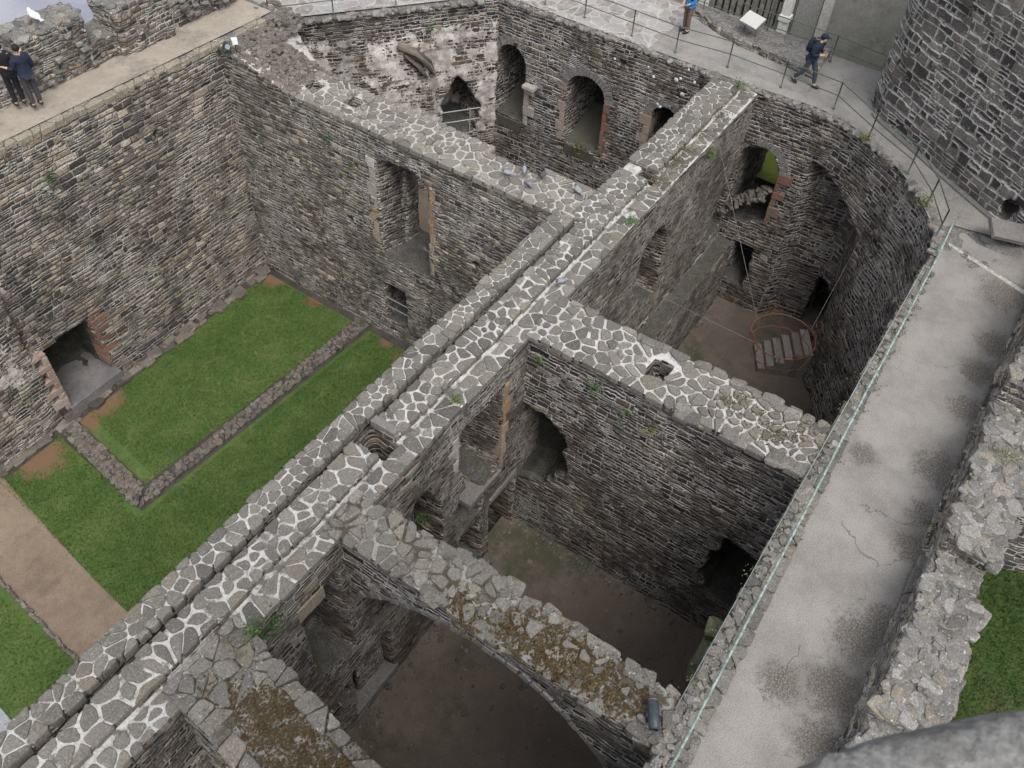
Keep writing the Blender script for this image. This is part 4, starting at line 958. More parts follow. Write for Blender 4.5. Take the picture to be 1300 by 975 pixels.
inn_t = [(21.0, .2), (21.82, .32), (22.5, .62), (23.16, 1.04), (23.91, 1.83), (24.55, 2.7), (25.06, 3.5), (25.45, 4.4), (25.5, 5.2), (25.42, 7.2), (25.4, 16.9)]
inn_b = [(20.3, .35), (21.2, 1.0), (22.0, 1.5), (22.8, 2.0), (23.7, 2.55), (24.6, 3.0), (25.35, 3.6), (25.5, 4.4), (25.5, 5.2), (25.45, 7.2), (25.4, 16.9)]
outp = [(29.2, 16.9), (29.2, 3.6), (26.6, .2), (22.9, -2.0), (21.0, -.8)]
cuts = [cutX(archpoly(15.52, 16.84, -4.45, -2.3, -1.5), 25.0, 28.4, .62, .85), cutX(archpoly(12.22, 13.8, -4.5, -2.3, -1.62), 25.0, 28.4, .65, .85), cutX(archpoly(9.4, 10.4, -4.2, -2.1, -1.62), 25.0, 28.4, .8, .9),
        cutX(ragged([(7.1, -4.9), (7.1, -2.3), (6.8, -1.85), (6.35, -1.7), (5.95, -1.85), (5.62, -2.4), (5.6, -4.5), (6.4, -4.75)], 61, .03), 25.0, 27.6, .85, .9),
        boxm(26.5, 29.6, 5.9, 7.1, -5.2, -2.3),
        cutX(ragged([(5.6, -7.6), (5.62, -5.7), (6.4, -5.65), (6.5, -7.3)], 63, .05), 25.0, 27.2, .7, .85),
        loft([(24.3, 2.9), (25.5, 3.4), (26.4, 1.2), (25.2, .7)], [(24.5, 2.95), (25.3, 3.3), (26.2, 1.2), (25.4, .85)], -8.3, -5.3),
        boxm(25.6, 28.1, 2.3, 3.3, -8.5, -6.25),
        loft([(25.2, 5.0), (26.1, 4.4), (26.2, 2.9), (24.0, 2.3), (24.1, 3.4)], [(25.2, 5.0), (26.1, 4.4), (26.2, 2.9), (24.0, 2.3), (24.1, 3.4)], -8.5, [-1.55, -1.6, -2.4, -2.8, -2.1]), boxm(25.0, 25.8, 14.9, 15.05, -2.3, -2.1), boxm(25.0, 25.8, 11.6, 11.9, -.75, -.55), boxm(25.0, 25.8, 14.1, 14.4, -.3, -.15), boxm(25.0, 25.8, 11.1, 11.35, -6.3, -6.1)]
ew = carve('end_wall', loft(inn_b + outp, inn_t + outp, -12, 0.), cuts,
    extra=[], pline=inn_t, mats=(M['curtain'], M['core']), voxel=.065, amp=.026, amp_top=.012, ztop=-.35, seed=19)
tag(ew, 'dark rounded end wall with a row of deep arched embrasures under the railed walk', 'wall')
voussoirs('arch_ring', M['grey'], 25.4, -1, 15.52, 16.84, -2.3, -1.5, ew, 17, .3, .02, 1)
voussoirs('arch_ring', M['grey'], 25.4, -1, 12.22, 13.8, -2.3, -1.62, ew, 19, .32, .02, 2)
voussoirs('arch_ring', M['grey'], 25.4, -1, 9.4, 10.4, -2.1, -1.62, ew, 13, .28, .02, 3)
voussoirs('arch_ring', M['grey'], 25.46, -1, 5.6, 7.15, -2.5, -1.72, ew, 17, .3, .02, 4)
quoins('jamb', M['pink'], ('x', 25.4, -1), 16.84, -4.4, -1.95, 1, ew, 41, (.22, .34), (.3, .45), .025, .8)
quoins('jamb', M['pale'], ('x', 25.4, -1), 15.52, -4.5, -2.9, -1, ew, 42, (.2, .42), (.35, .5), .06, .8)
m = MB(); m.box(25.1, 25.6, 14.98, 15.5, -2.85, -2.72); o = m.build('bracket', M['pale'], ew); rough_edges(o, 3)
quoins('jamb', M['pink'], ('x', 25.4, -1), 13.8, -4.5, -2.3, 1, ew, 43, (.18, .3), (.35, .5), .02, .8)
quoins('jamb', M['red'], ('x', 25.4, -1), 12.22, -4.45, -2.35, -1, ew, 44, (.16, .28), (.3, .45), .02, .8)
quoins('jamb', M['pink'], ('x', 25.4, -1), 10.4, -3.6, -2.0, 1, ew, 45, (.25, .5), (.3, .45), .02, .8)
quoins('jamb', M['red'], ('x', 25.46, -1), 5.6, -4.5, -2.35, -1, ew, 46, (.14, .42), (.26, .4), .03, .8)
# sloping sills
for k, (a, b, z) in enumerate(((15.62, 16.7, -4.42), (12.35, 13.65, -4.45))):
    m = MB(); m.add([(25.38, a, z - .1), (25.38, b, z - .1), (27.3, b, z + .75), (27.3, a, z + .75), (25.38, a, z - .5), (25.38, b, z - .5), (27.3, b, z + .4), (27.3, a, z + .4)], [(0, 1, 2, 3), (4, 7, 6, 5), (0, 4, 5, 1), (1, 5, 6, 2), (2, 6, 7, 3), (3, 7, 4, 0)])
    m.build('sill', ground_mat('mossy_sill', [(.075, .07, .056), (.105, .098, .082), (.065, .07, .042)], (.05, .06, .03), 1.2), ew)
m = MB(); rubble(m, lambda r: (25.6 + r.gauss(0, .22), 5.7 + 1.5 * r.random()), lambda x, y: -3.2 - max(0, y - 5.7) * .95 + .3 * mnoise.noise((x * 2, y * 2, 0)), 110, (.05, .15), 77, None, .35); m.build('broken_sill', M['low'], ew)
m = MB(); rubble(m, lambda r: ((lambda k, f: (inn_t[k][0] + (inn_t[k + 1][0] - inn_t[k][0]) * f + r.uniform(-.05, .2), inn_t[k][1] + (inn_t[k + 1][1] - inn_t[k][1]) * f + r.uniform(-.1, .1)))(r.randrange(0, 9), r.random())), lambda x, y: .0, 160, (.05, .14), 130, None, .5)
rubble(m, (25.36, 25.6, 7.2, 16.8), lambda x, y: .0, 150, (.05, .13), 131, None, .5)
m.build('edge_stone', M['rub'], ew)
def uvxy(o, s=1.):
    l = o.data.uv_layers.new(name='UVMap')
    for lp in o.data.loops: v = o.data.vertices[lp.vertex_index].co; l.data[lp.index].uv = (v.x * s, v.y * s)
o = sheet('wall_walk', [(25.72, 5.2), (25.62, 7.2), (25.6, 11.0), (29.1, 11.0), (29.1, 3.8), (26.7, .3), (22.9, -1.9), (22.5, .1), (22.0, .5), (22.6, .85), (23.3, 1.3), (24.0, 2.0), (24.75, 2.8), (25.3, 3.7), (25.65, 4.5)], .035, M['concrete'])
o = sheet('wall_walk', [(25.6, 11.0), (25.6, 16.9), (19.6, 21.5), (18.9, 22.5), (19.0, 25.5), (29.1, 25.5), (29.1, 11.0)], .04, M['crazy'])

# ---- stairs into the doorway of the corner room
m = MB(); rr = random.Random(8)
ud = Vector((.87, .5)).normalized(); vd = Vector((.42, -.9)).normalized()
for k in range(6):
    c = Vector((23.35, 3.75)) + vd * (.27 * k); z = -8.2 + .2 * k
    m.box(c.x - .62, c.x + .62, c.y - .15, c.y + .15, -8.6, z, rot=Matrix.Rotation(math.atan2(ud.y, ud.x), 3, 'Z'), c=(c.x, c.y, z))
st = m.build('stone_stair', stone_mat('worn_step', [(.19, .165, .15), (.26, .235, .215), (.22, .2, .18)], .2, .2)); rough_edges(st, 4)
tag(st, 'short flight of worn grey stone steps below the dark doorway in the corner room', 'stairs')

# ---- big round tower
tp = [(26.5, 3.6), (25.95, 2.9), (25.29, 1.95), (24.51, .85), (23.65, -.45), (22.9, -1.7), (22.2, -3.2), (21.9, -5.0), (22.3, -7.0), (23.6, -9.0), (26.5, -10.4), (30, -9.4), (32.5, -6), (33, -1.5), (31.5, 2.2), (29.2, 3.7), (27.5, 4.05)]
def spl(P, k=5):
    out = []; n = len(P)
    for i in range(n):
        a, b, c, d = (Vector(P[(i + j - 1) % n]) for j in range(4))
        for j in range(k):
            t = j / k
            out.append(tuple(.5 * ((2 * b) + (c - a) * t + (2 * a - 5 * b + 4 * c - d) * t * t + (3 * b - a - 3 * c + d) * t ** 3)))
    return out
ring = spl(tp)
tw = carve('round_tower', loft(ring, ring, -12.5, 7.5), [boxm(22.4, 24.2, -1.15, -.75, .25, .75), boxm(25.0, 28.3, 1.7, 3.35, -8.6, -6.2)], pline=ring + [ring[0]], mats=(M['tower'], M['core']), voxel=.1, amp=.035, amp_top=.03, ztop=6.5, seed=23, amp2=.05)
tag(tw, 'huge round tower of large jointed blocks rising beside the walk at the upper right', 'tower')
m = MB(); pts = [(p[0] * 1.0, p[1]) for p in ring[0:30]]
for i in range(len(pts) - 1):
    a = Vector(pts[i]); b = Vector(pts[i + 1]); d_ = (b - a).normalized(); n_ = Vector((d_.y, -d_.x)); n_ = n_ if n_.x < 0 else -n_
    V_ = [(*a, -.02), (*b, -.02), (*(b + n_ * .16), -.02), (*(a + n_ * .16), -.02)]; V_ += [(v[0], v[1], .1) for v in V_]
    m.add(V_, [(0, 1, 2, 3), (7, 6, 5, 4), (0, 4, 5, 1), (1, 5, 6, 2), (2, 6, 7, 3), (3, 7, 4, 0)])
m.build('plinth', M['grey'], tw)
m = MB(); m.box(-.55, .55, -.3, .3, -.06, .06); o = m.build('fallen_slab', M['grey'], None); rough_edges(o, 6, amp=.03); o.location = (22.55, -1.15, .42); o.rotation_euler = (.35, .25, -.9)
tag(o, 'tilted dark slab leaning against the foot of the round tower', 'slab')

# ---- low footing walls on the lawn
def lowwall(name, a0, a1, b0, b1, seed):
    V = [a0, a1, b1, b0]; m = MB(); m.poly(V, FZ - .3, FZ + .05)
    o = m.build(name, M['gutter'])
    m = MB(); paving(m, V, FZ + .05, .2, (.003, .02), seed=seed, th=.05, edge=.05, tilt=.12, drop=.05, deep=.15)
    cx0, cx1 = min(p[0] for p in V), max(p[0] for p in V)
    def reg(r):
        t, s = r.random(), r.random(); p0 = Vector(a0).lerp(Vector(a1), s); p1 = Vector(b0).lerp(Vector(b1), s); q = p0.lerp(p1, t); return q.x, q.y
    rubble(m, reg, lambda x, y: FZ + .07, 160, (.04, .11), seed + 1, None, .5)
    m.build('stone', M['low'], o); return o
o = lowwall('low_wall', (6.5, 16.4), (7.0, 16.75), (16.3, 15.85), (16.3, 16.4), 140); tag(o, 'long low footing of a vanished wall crossing the lawn towards the doorway', 'low wall')
o = lowwall('low_wall', (6.95, 20.75), (7.5, 20.65), (6.4, 16.5), (7.0, 16.9), 141); tag(o, 'short low footing running from the hearth to the corner on the lawn', 'low wall')
m = MB(); rr = random.Random(5)
for i in range(110):
    y = 8.8 + i * .11; x = 2.28 + (y - 13.7) * .085 + rr.uniform(-.03, .03)
    lump(m, (x, y, FZ + .03), (.07, .05, .06), rr, ang=1.6)
tag(m.build('path_edging', M['low']), 'line of small dark edging stones on the left side of the gravel path', 'edging')

# ---- near coping of the tower the picture is taken from
fg = [(.2, .3), (.46, .04), (.62, -.13), (.72, -.2), (.82, -.28), (.97, -.42), (1.2, -.75), (1.4, -1.3), (1.4, -2.0), (.3, -3.4), (-2.5, -3.6), (-3.4, -1), (-1.6, .5)]
fgi = [(p[0] * .97 - .03, p[1] * .97 - .02) for p in fg]
vt = carve('viewing_tower', loft(fgi, fgi, 4.0, 12.95), (), extra=[loft(fg, fg, 12.6, 13.2)], mats=(M['dark'],), voxel=.05, amp=.012, amp_top=.012, ztop=13., seed=30, amp2=.02)
tag(vt, 'dark stone coping of the tower top at the lower right corner, out of focus', 'tower')
m = MB(); m.poly([(.3, -1.), (-.2, -3.3), (-2.4, -3.4), (-3.2, -1), (-1.8, .2)], -12, 4.1); m.build('tower_base', M['tower'], vt)

# ---- building beyond the end walk
bd = empty('rendered_building', (34, 8, -5))
def part(m_, name, mat, par): o = m_.build(name, mat, par); o.matrix_parent_inverse = Matrix.Translation(-Vector(par.location)); return o
M['render'] = ground_mat('pebble_dash', [(.33, .32, .29), (.4, .385, .35), (.27, .26, .235)], (.24, .23, .2), 1.6, .06, .3)
M['whitep'] = plain('white_paint', (.72, .71, .69), .6, 0, .1)
m = MB(); m.box(34, 38, 1, 18, -8, 2.5); part(m, 'wall', M['render'], bd)
m = MB(); m.box(33.9, 34.02, 9.2, 12.3, -4, 1.5); part(m, 'panel_backing', plain('dark_timber', (.035, .032, .03), .9), bd)
m = MB(); rr = random.Random(3)
y = 9.3
while y < 12.2:
    w_ = rr.uniform(.16, .24); m.box(33.82, 33.9, y, y + w_, -4, -1.05 + rr.uniform(-.05, .05)); m.box(33.84, 33.89, y + .04, y + .09, -1.1, 1.4); y += w_ + rr.uniform(.05, .12)
part(m, 'timber_slat', plain('weathered_timber', (.2, .185, .165), .9, 0, .35, 5), bd)
for (y, w_) in ((9.08, .17), (12.46, .17)):
    m = MB(); m.box(33.55, 33.85, y - w_, y + w_, -5, 2.4); m.box(33.5, 33.9, y - w_ - .05, y + w_ + .05, -1.55, -1.35); part(m, 'white_post', M['whitep'], bd)
m = MB(); m.box(33.8, 34.02, 7.5, 7.85, -6, 2.4); part(m, 'pilaster', plain('pale_render', (.5, .48, .45), .9), bd)
m = MB(); m.box(33.9, 34.03, 7.9, 8.8, -6, 2.4); part(m, 'render_panel', plain('smooth_render', (.3, .29, .275), .9), bd)
tag(bd, 'pebble dashed building with white posts and a timber slatted panel beyond the railed walk', 'building')
lp = [(27.2, 5.9), (27.65, 8.7), (28.6, 10.9), (29.0, 11.4), (29.0, 8), (28.9, 6.0)]
lg_ = carve('stone_ledge', loft(lp, lp, -.3, .3), (), mats=(M['parapet'], M['core']), voxel=.05, amp=.05, amp_top=.04, ztop=.1, seed=33)
tag(lg_, 'low weedy stone ledge along the far side of the end walk', 'ledge')
sg = empty('info_sign', (28.1, 8.6, .3), -1.9)
m = MB(); m.box(-.36, .36, -.24, .24, -.015, .015, rot=Matrix.Rotation(.5, 3, 'X')); m.build('panel', plain('sign_face', (.5, .49, .46), .5, 0, .06, 9), sg).location = (0, 0, .5)
m = MB(); m.box(-.38, .38, -.26, .26, -.04, -.018, rot=Matrix.Rotation(.5, 3, 'X')); m.build('frame', plain('sign_frame', (.12, .12, .12), .5), sg).location = (0, 0, .5)
for s in (-.25, .25):
    m = MB(); m.tube([(s, .02, -.05), (s, 0, .5)], .025); m.build('leg', plain('sign_leg', (.12, .12, .12), .5), sg)
tag(sg, 'pale tilted information panel on the weedy ledge', 'sign')

# ================================================================== railings
M['rail'] = plain('dark_green_paint', (.09, .12, .105), .5, .3)
M['teal'] = plain('weathered_teal_paint', (.24, .3, .265), .6, .0, .4, 14)
def railing(name, pts, zs, mat, r_post=.022, r_rail=.016, heights=(.88, .46), z0=-.05):
    root = empty(name, (0, 0, 0))
    for (x, y) in pts:
        m = MB(); m.tube([(x, y, z0), (x, y, zs + heights[0] + .03)], r_post); m.tube([(x, y, zs - .0), (x, y, zs + .02)], .05); m.build('post', mat, root, True)
    for h in heights:
        m = MB(); m.tube([(x, y, zs + h) for x, y in pts], r_rail); m.build('rail', mat, root, True)
    return root
tag(railing('metal_railing', [(19.2, 21.68), (20.9, 20.45), (22.6, 19.15), (24.2, 17.95), (25.75, 16.8), (26.0, 15.3), (26.03, 13.72), (25.96, 11.84), (25.92, 10.19), (26.15, 8.42), (26.1, 6.56), (25.97, 4.76), (24.96, 3.33), (24.04, 1.84), (22.88, .95), (21.7, .35)], .03, M['rail']),
    'thin dark metal railing along the inner edge above the arched embrasures', 'railing')
tag(railing('metal_railing', [(28.35, 3.95), (28.62, 5.87), (28.66, 8.2), (28.75, 10.6), (28.9, 12.56), (28.9, 15)], .05, M['rail']), 'thin dark metal railing in front of the pebble dashed building', 'railing')
tag(railing('metal_railing', [(21.2, .12), (19.49, .06), (18.05, .05), (16.37, .03), (14.46, .03), (12.7, -.0), (10.89, -.03), (9.03, -.04), (7.2, -.06), (5.4, -.08), (3.6, -.1)], .04, M['teal'], .02, .023, (.9,)), 'pale teal pipe handrail along the kerb of the concrete walk', 'railing')
m = MB(); m.tube([(20.2, .24, .12), (6.5, .29, .12)], .009); o = m.build('pipe', plain('dull_pipe', (.27, .31, .28), .6), None, True); tag(o, 'thin pale pipe running along the inner edge of the kerb below the teal handrail', 'pipe')

# ================================================================== people
def skin(name, J, E_, rad, mat, parent, lvl=2, root=0):
    me = bpy.data.meshes.new(name); names = list(J); idx = {k: i for i, k in enumerate(names)}
    me.from_pydata([J[k] for k in names], [(idx[a], idx[b]) for a, b in E_], [])
    o = link(bpy.data.objects.new(name, me))
    md = o.modifiers.new('s', 'SKIN'); md.use_smooth_shade = True
    for k in names:
        r_ = rad[k]; v = me.skin_vertices[0].data[idx[k]]; v.radius = r_ if isinstance(r_, tuple) else (r_, r_); v.use_root = (k == names[root])
    sb = o.modifiers.new('u', 'SUBSURF'); sb.levels = lvl; sb.render_levels = lvl
    new = baked(o); o.modifiers.clear(); o.data = new; bpy.data.meshes.remove(me)
    new.name = name; new.materials.append(mat); o.parent = parent
    return o
M['skin'] = plain('skin', (.5, .33, .25), .6, 0, .05)
def person(loc, rz, pose, jacket, trousers, hair, shoes, label, lean=0., scale=1., cap=None, pack=None, strap=None, collar=None):
    root = empty('person', loc, rz); root.scale = (scale,) * 3; tag(root, label, 'person')
    J = {'pelvis': (0, 0, .95), 'belly': (.01, 0, 1.1), 'chest': (.015, 0, 1.28), 'upper': (0, 0, 1.41), 'neck': (.01, 0, 1.49), 'jaw': (.045, 0, 1.555), 'head': (.02, 0, 1.63), 'crown': (.01, 0, 1.69), 'nose': (.115, 0, 1.6),
         'shl': (0, .17, 1.39), 'ell': (-.03, .23, 1.12), 'wrl': (.03, .24, .88), 'shr': (0, -.17, 1.39), 'elr': (-.03, -.23, 1.12), 'wrr': (.03, -.24, .88),
         'hil': (0, .095, .9), 'knl': (.02, .1, .5), 'anl': (-.02, .1, .09), 'tol': (.13, .11, .04), 'hir': (0, -.095, .9), 'knr': (.02, -.1, .5), 'anr': (-.02, -.1, .09), 'tor': (.13, -.11, .04)}
    J.update(pose)
    rad = {'pelvis': (.13, .11), 'belly': (.14, .105), 'chest': (.155, .115), 'upper': (.12, .09), 'neck': .055, 'jaw': .065, 'head': .09, 'crown': .07, 'nose': .018, 'shl': .062, 'ell': .043, 'wrl': .03, 'shr': .062, 'elr': .043, 'wrr': .03,
           'hil': .085, 'knl': .058, 'anl': .042, 'tol': .035, 'hir': .085, 'knr': .058, 'anr': .042, 'tor': .035}
    E_ = [('pelvis', 'belly'), ('belly', 'chest'), ('chest', 'upper'), ('upper', 'neck'), ('neck', 'jaw'), ('jaw', 'head'), ('head', 'crown'), ('head', 'nose'), ('upper', 'shl'), ('shl', 'ell'), ('ell', 'wrl'), ('upper', 'shr'), ('shr', 'elr'), ('elr', 'wrr'),
          ('pelvis', 'hil'), ('hil', 'knl'), ('knl', 'anl'), ('anl', 'tol'), ('pelvis', 'hir'), ('hir', 'knr'), ('knr', 'anr'), ('anr', 'tor')]
    for s in 'lr':                       # palm, four bent fingers and a thumb
        w_ = Vector(J['wr' + s]); el = Vector(J['el' + s]); d = (w_ - el).normalized(); sd_ = Vector((1, 0, 0)) if abs(d.x) < .8 else Vector((0, 0, 1)); sd_ = (sd_ - d * sd_.dot(d)).normalized(); nr = d.cross(sd_)
        J['pa' + s] = tuple(w_ + d * .06); rad['pa' + s] = (.034, .018); E_.append(('wr' + s, 'pa' + s))
        for k, (q, L_) in enumerate(((-.03, .062), (-.01, .072), (.01, .068), (.03, .052))):
            a = w_ + d * .1 + sd_ * q; b = a + d * L_ * .6 + nr * .01; c = b + d * L_ * .35 + nr * .025
            for n_, p_ in (('a', a), ('b', b), ('c', c)): J['f%d%s%s' % (k, n_, s)] = tuple(p_); rad['f%d%s%s' % (k, n_, s)] = .0088
            E_ += [('pa' + s, 'f%da%s' % (k, s)), ('f%da%s' % (k, s), 'f%db%s' % (k, s)), ('f%db%s' % (k, s), 'f%dc%s' % (k, s))]
        a = w_ + d * .04 + sd_ * .045 + nr * .01; b = a + d * .04 + sd_ * .02 + nr * .012
        J['t1' + s] = tuple(a); J['t2' + s] = tuple(b); rad['t1' + s] = .012; rad['t2' + s] = .0095; E_ += [('wr' + s, 't1' + s), ('t1' + s, 't2' + s)]
    skin('body', J, E_, rad, M['skin'], root)
    tk = ['belly', 'pelvis', 'chest', 'upper', 'shl', 'ell', 'wl', 'shr', 'elr', 'wr']
    JJ = dict(J); JJ['wl'] = tuple(Vector(J['ell']).lerp(Vector(J['wrl']), .93)); JJ['wr'] = tuple(Vector(J['elr']).lerp(Vector(J['wrr']), .93))
    rj = {'pelvis': (.175, .145), 'belly': (.185, .15), 'chest': (.21, .165), 'upper': (.19, .145), 'nb': (.085, .08), 'shl': .105, 'ell': .068, 'wl': .05, 'shr': .105, 'elr': .068, 'wr': .05}
    JJ['nb'] = tuple(Vector(J['upper']).lerp(Vector(J['neck']), .95)); tk.append('nb')
    skin('jacket', {k: JJ[k] for k in tk}, [('pelvis', 'belly'), ('belly', 'chest'), ('chest', 'upper'), ('upper', 'nb'), ('upper', 'shl'), ('shl', 'ell'), ('ell', 'wl'), ('upper', 'shr'), ('shr', 'elr'), ('elr', 'wr')], rj, jacket, root)
    JJ['al'] = tuple(Vector(J['knl']).lerp(Vector(J['anl']), .95)); JJ['ar'] = tuple(Vector(J['knr']).lerp(Vector(J['anr']), .95))
    skin('trousers', {k: JJ[k] for k in ('pelvis', 'hil', 'knl', 'al', 'hir', 'knr', 'ar')}, [('pelvis', 'hil'), ('hil', 'knl'), ('knl', 'al'), ('pelvis', 'hir'), ('hir', 'knr'), ('knr', 'ar')],
         {'pelvis': (.15, .125), 'hil': .102, 'knl': .077, 'al': .064, 'hir': .102, 'knr': .077, 'ar': .064}, trousers, root)
    for s in 'lr':
        a = Vector(J['an' + s]); t_ = Vector(J['to' + s]); d = (t_ - a); d.z = 0; d.normalize(); an = math.atan2(d.y, d.x)
        m = MB(); rot = Matrix.Rotation(an, 3, 'Z') @ Matrix.Rotation(math.atan2(a.z - t_.z - .05, (t_ - a).length), 3, 'Y')
        m.ell(a.lerp(t_, .45) - Vector((0, 0, .015)), (.145, .055, .05), rot, 10, 6); m.build('shoe', shoes, root, True)
    h = Vector(J['head'])
    if cap:
        m = MB(); m.ell(h + Vector((-.005, 0, .05)), (.115, .1, .085), None, 12, 8); cp_ = m.build('cap', cap, root, True)
        m = MB(); m.ell(h + Vector((.12, 0, .045)), (.085, .075, .012), None, 10, 6); m.build('cap_peak', cap, cp_, True)
    m = MB(); m.ell(h + Vector((-.025, 0, .025)), (.1, .092, .1), None, 12, 8); m.build('hair', hair, root, True)
    for y in (.035, -.035):
        m = MB(); m.ell(h + Vector((.082, y, .005)), (.012, .014, .01), None, 8, 6); m.build('eye', plain('eye', (.05, .04, .035), .3), root, True)
    if pack:
        c = Vector(J['chest']); m = MB(); m.ell(c + Vector((-.2, 0, .0)), (.12, .16, .24), None, 12, 9); m.ell(c + Vector((-.27, 0, -.1)), (.07, .12, .12), None, 10, 7); bp_ = m.build('backpack', pack, root, True)
        for y in (.1, -.1):
            m = MB(); m.tube([c + Vector((-.15, y, .2)), c + Vector((0, y * 1.1, .24)), c + Vector((.13, y, .1)), c + Vector((.08, y * 1.5, -.12)), c + Vector((-.12, y * 1.4, -.18))], .02, 6); m.build('strap', pack, bp_, True)
    if collar:
        m = MB(); nk = Vector(J['neck']); m.tube([nk + Vector((.075 * math.cos(t), .085 * math.sin(t), -.03)) for t in np.linspace(0, 2 * math.pi, 13)[:-1]], .025, 6, closed=True); m.build('collar', collar, root, True)
    return root
navy = plain('navy_cloth', (.018, .024, .045), .9); black = plain('black_cloth', (.014, .014, .017), .9); slate = plain('slate_trousers', (.045, .055, .07), .9)
blue = plain('bright_blue_cloth', (.03, .19, .42), .8); brown = plain('brown_trousers', (.13, .085, .07), .9); dhair = plain('dark_hair', (.015, .012, .01), .7); bhair = plain('brown_hair', (.06, .035, .02), .7); shoe = plain('dark_shoe', (.02, .018, .016), .6)
lean = {'belly': (.03, 0, 1.1), 'chest': (.07, 0, 1.27), 'upper': (.11, 0, 1.4), 'neck': (.145, 0, 1.475), 'jaw': (.2, 0, 1.525), 'head': (.185, 0, 1.6), 'crown': (.175, 0, 1.66), 'nose': (.28, 0, 1.565),
        'shl': (.1, .17, 1.37), 'ell': (.1, .24, 1.1), 'wrl': (.28, .14, 1.12), 'shr': (.1, -.17, 1.37), 'elr': (.08, -.24, 1.1), 'wrr': (.28, -.12, 1.14),
        'hil': (0, .09, .9), 'knl': (.2, .09, .52), 'anl': (.27, .09, .1), 'tol': (.42, .1, .045), 'hir': (0, -.09, .9), 'knr': (-.08, -.09, .5), 'anr': (-.36, -.09, .17), 'tor': (-.24, -.1, .045)}
person((26.68, 6.03, .035), R(-97), lean, navy, slate, dhair, shoe, 'walker in navy jacket, dark cap and backpack striding along the railed walk', cap=navy, pack=plain('dark_blue_pack', (.012, .02, .035), .85), scale=1.03)
person((27.35, 10.55, .04), R(150), {'ell': (.02, .24, 1.12), 'wrl': (.16, .16, 1.05), 'elr': (.02, -.24, 1.12), 'wrr': (.17, -.12, 1.02)}, blue, brown, bhair, shoe, 'person in bright blue jacket and brown trousers near the timber slatted panel', pack=black)
person((10.78, 21.72, 1.0), R(85), {'ell': (.05, .25, 1.14), 'wrl': (.12, .36, 1.2), 'knl': (.03, .09, .5), 'elr': (.0, -.24, 1.13), 'wrr': (.12, -.2, .95)}, navy, plain('grey_trousers', (.05, .045, .055), .9), dhair, shoe, 'person with a pink collar and navy jacket standing on the beige left walk', scale=1.0, collar=plain('pink_collar', (.55, .3, .3), .8))
person((10.55, 22.12, 1.0), R(80), {'ell': (.05, .24, 1.14), 'wrl': (.14, .2, 1.0), 'elr': (.08, -.25, 1.18), 'wrr': (.1, -.42, 1.26)}, black, black, dhair, shoe, 'dark haired person in black leaning against the one with the pink collar', scale=1.0)

# ================================================================== birds
pg1 = plain('pigeon_grey', (.24, .245, .26), .7, 0, .2, 40); pg2 = plain('pigeon_dark', (.09, .09, .11), .6); pgw = plain('gull_white', (.75, .75, .74), .7, 0, .05); bill = plain('bill', (.3, .2, .08), .5)
def bird(name, loc, rz, s, label, body, wing, head, cat, group=None):
    root = empty(name, loc, rz); root.scale = (s,) * 3; tag(root, label, cat, group)
    m = MB(); rot = Matrix.Rotation(.35, 3, 'Y')
    m.tube([(-.19, 0, .1), (-.13, 0, .115), (-.05, 0, .13), (.03, 0, .15), (.08, 0, .175), (.1, 0, .205), (.115, 0, .235), (.135, 0, .24)], [.012, .04, .068, .074, .055, .036, .032, .014], 9); m.build('body', body, root, True)
    m = MB(); m.tube([(.085, 0, .18), (.1, 0, .21), (.115, 0, .237), (.14, 0, .238)], [.05, .039, .035, .012], 9); m.build('head', head, root, True)
    m = MB(); m.tube([(.142, 0, .237), (.175, 0, .228)], [.009, .003], 6); m.build('bill', bill, root)
    for y in (1, -1):
        m = MB(); m.tube([(.05, y * .06, .16), (-.04, y * .07, .145), (-.13, y * .045, .12), (-.2, y * .02, .105)], [.02, .034, .026, .006], 7); m.build('wing', wing, root, True)
        m = MB(); m.tube([(0, y * .025, .09), (.01, y * .025, 0), (.04, y * .025, .003)], .006, 5); m.build('leg', bill, root)
    m = MB(); m.add([(-.15, -.03, .108), (-.15, .03, .108), (-.27, .045, .092), (-.27, -.045, .092), (-.15, -.03, .098), (-.15, .03, .098), (-.27, .045, .086), (-.27, -.045, .086)], [(0, 1, 2, 3), (7, 6, 5, 4), (0, 4, 5, 1), (1, 5, 6, 2), (2, 6, 7, 3), (3, 7, 4, 0)]); m.build('tail', wing, root)
    return root
GP = 'pigeons on the wall tops'
bird('pigeon', (17.0, 10.8, .03), 2.2, .9, 'pale grey pigeon leftmost of the cluster on the paved cross wall top', pg1, pg1, pg2, 'pigeon', GP)
bird('pigeon', (17.42, 10.5, .03), .6, .9, 'grey pigeon standing farthest back in the cluster on the cross wall top', pg1, pg2, pg2, 'pigeon', GP)
bird('pigeon', (17.5, 9.95, .03), 3.4, .9, 'dark pigeon at the right of the cluster on the cross wall top', pg2, pg2, pg2, 'pigeon', GP)
bird('pigeon', (16.92, 9.98, .03), 4.4, .9, 'mottled grey pigeon nearest the courtyard face in the cluster on the cross wall top', pg1, pg2, pg1, 'pigeon', GP)
bird('pigeon', (17.55, 8.88, .03), 1.2, .9, 'lone grey pigeon where the cross wall meets the long spine wall', pg1, pg1, pg2, 'pigeon', GP)
bird('pigeon', (14.15, 7.33, .05), 2.8, .9, 'bluish pigeon on the spine wall edge above the corner room', pg1, pg1, pg2, 'pigeon', GP)
bird('gull', (12.15, 22.85, 2.45), 1.6, 1.25, 'white gull perched on a merlon of the left parapet against the water', pgw, plain('gull_wing', (.5, .51, .53), .7), pgw, 'gull')

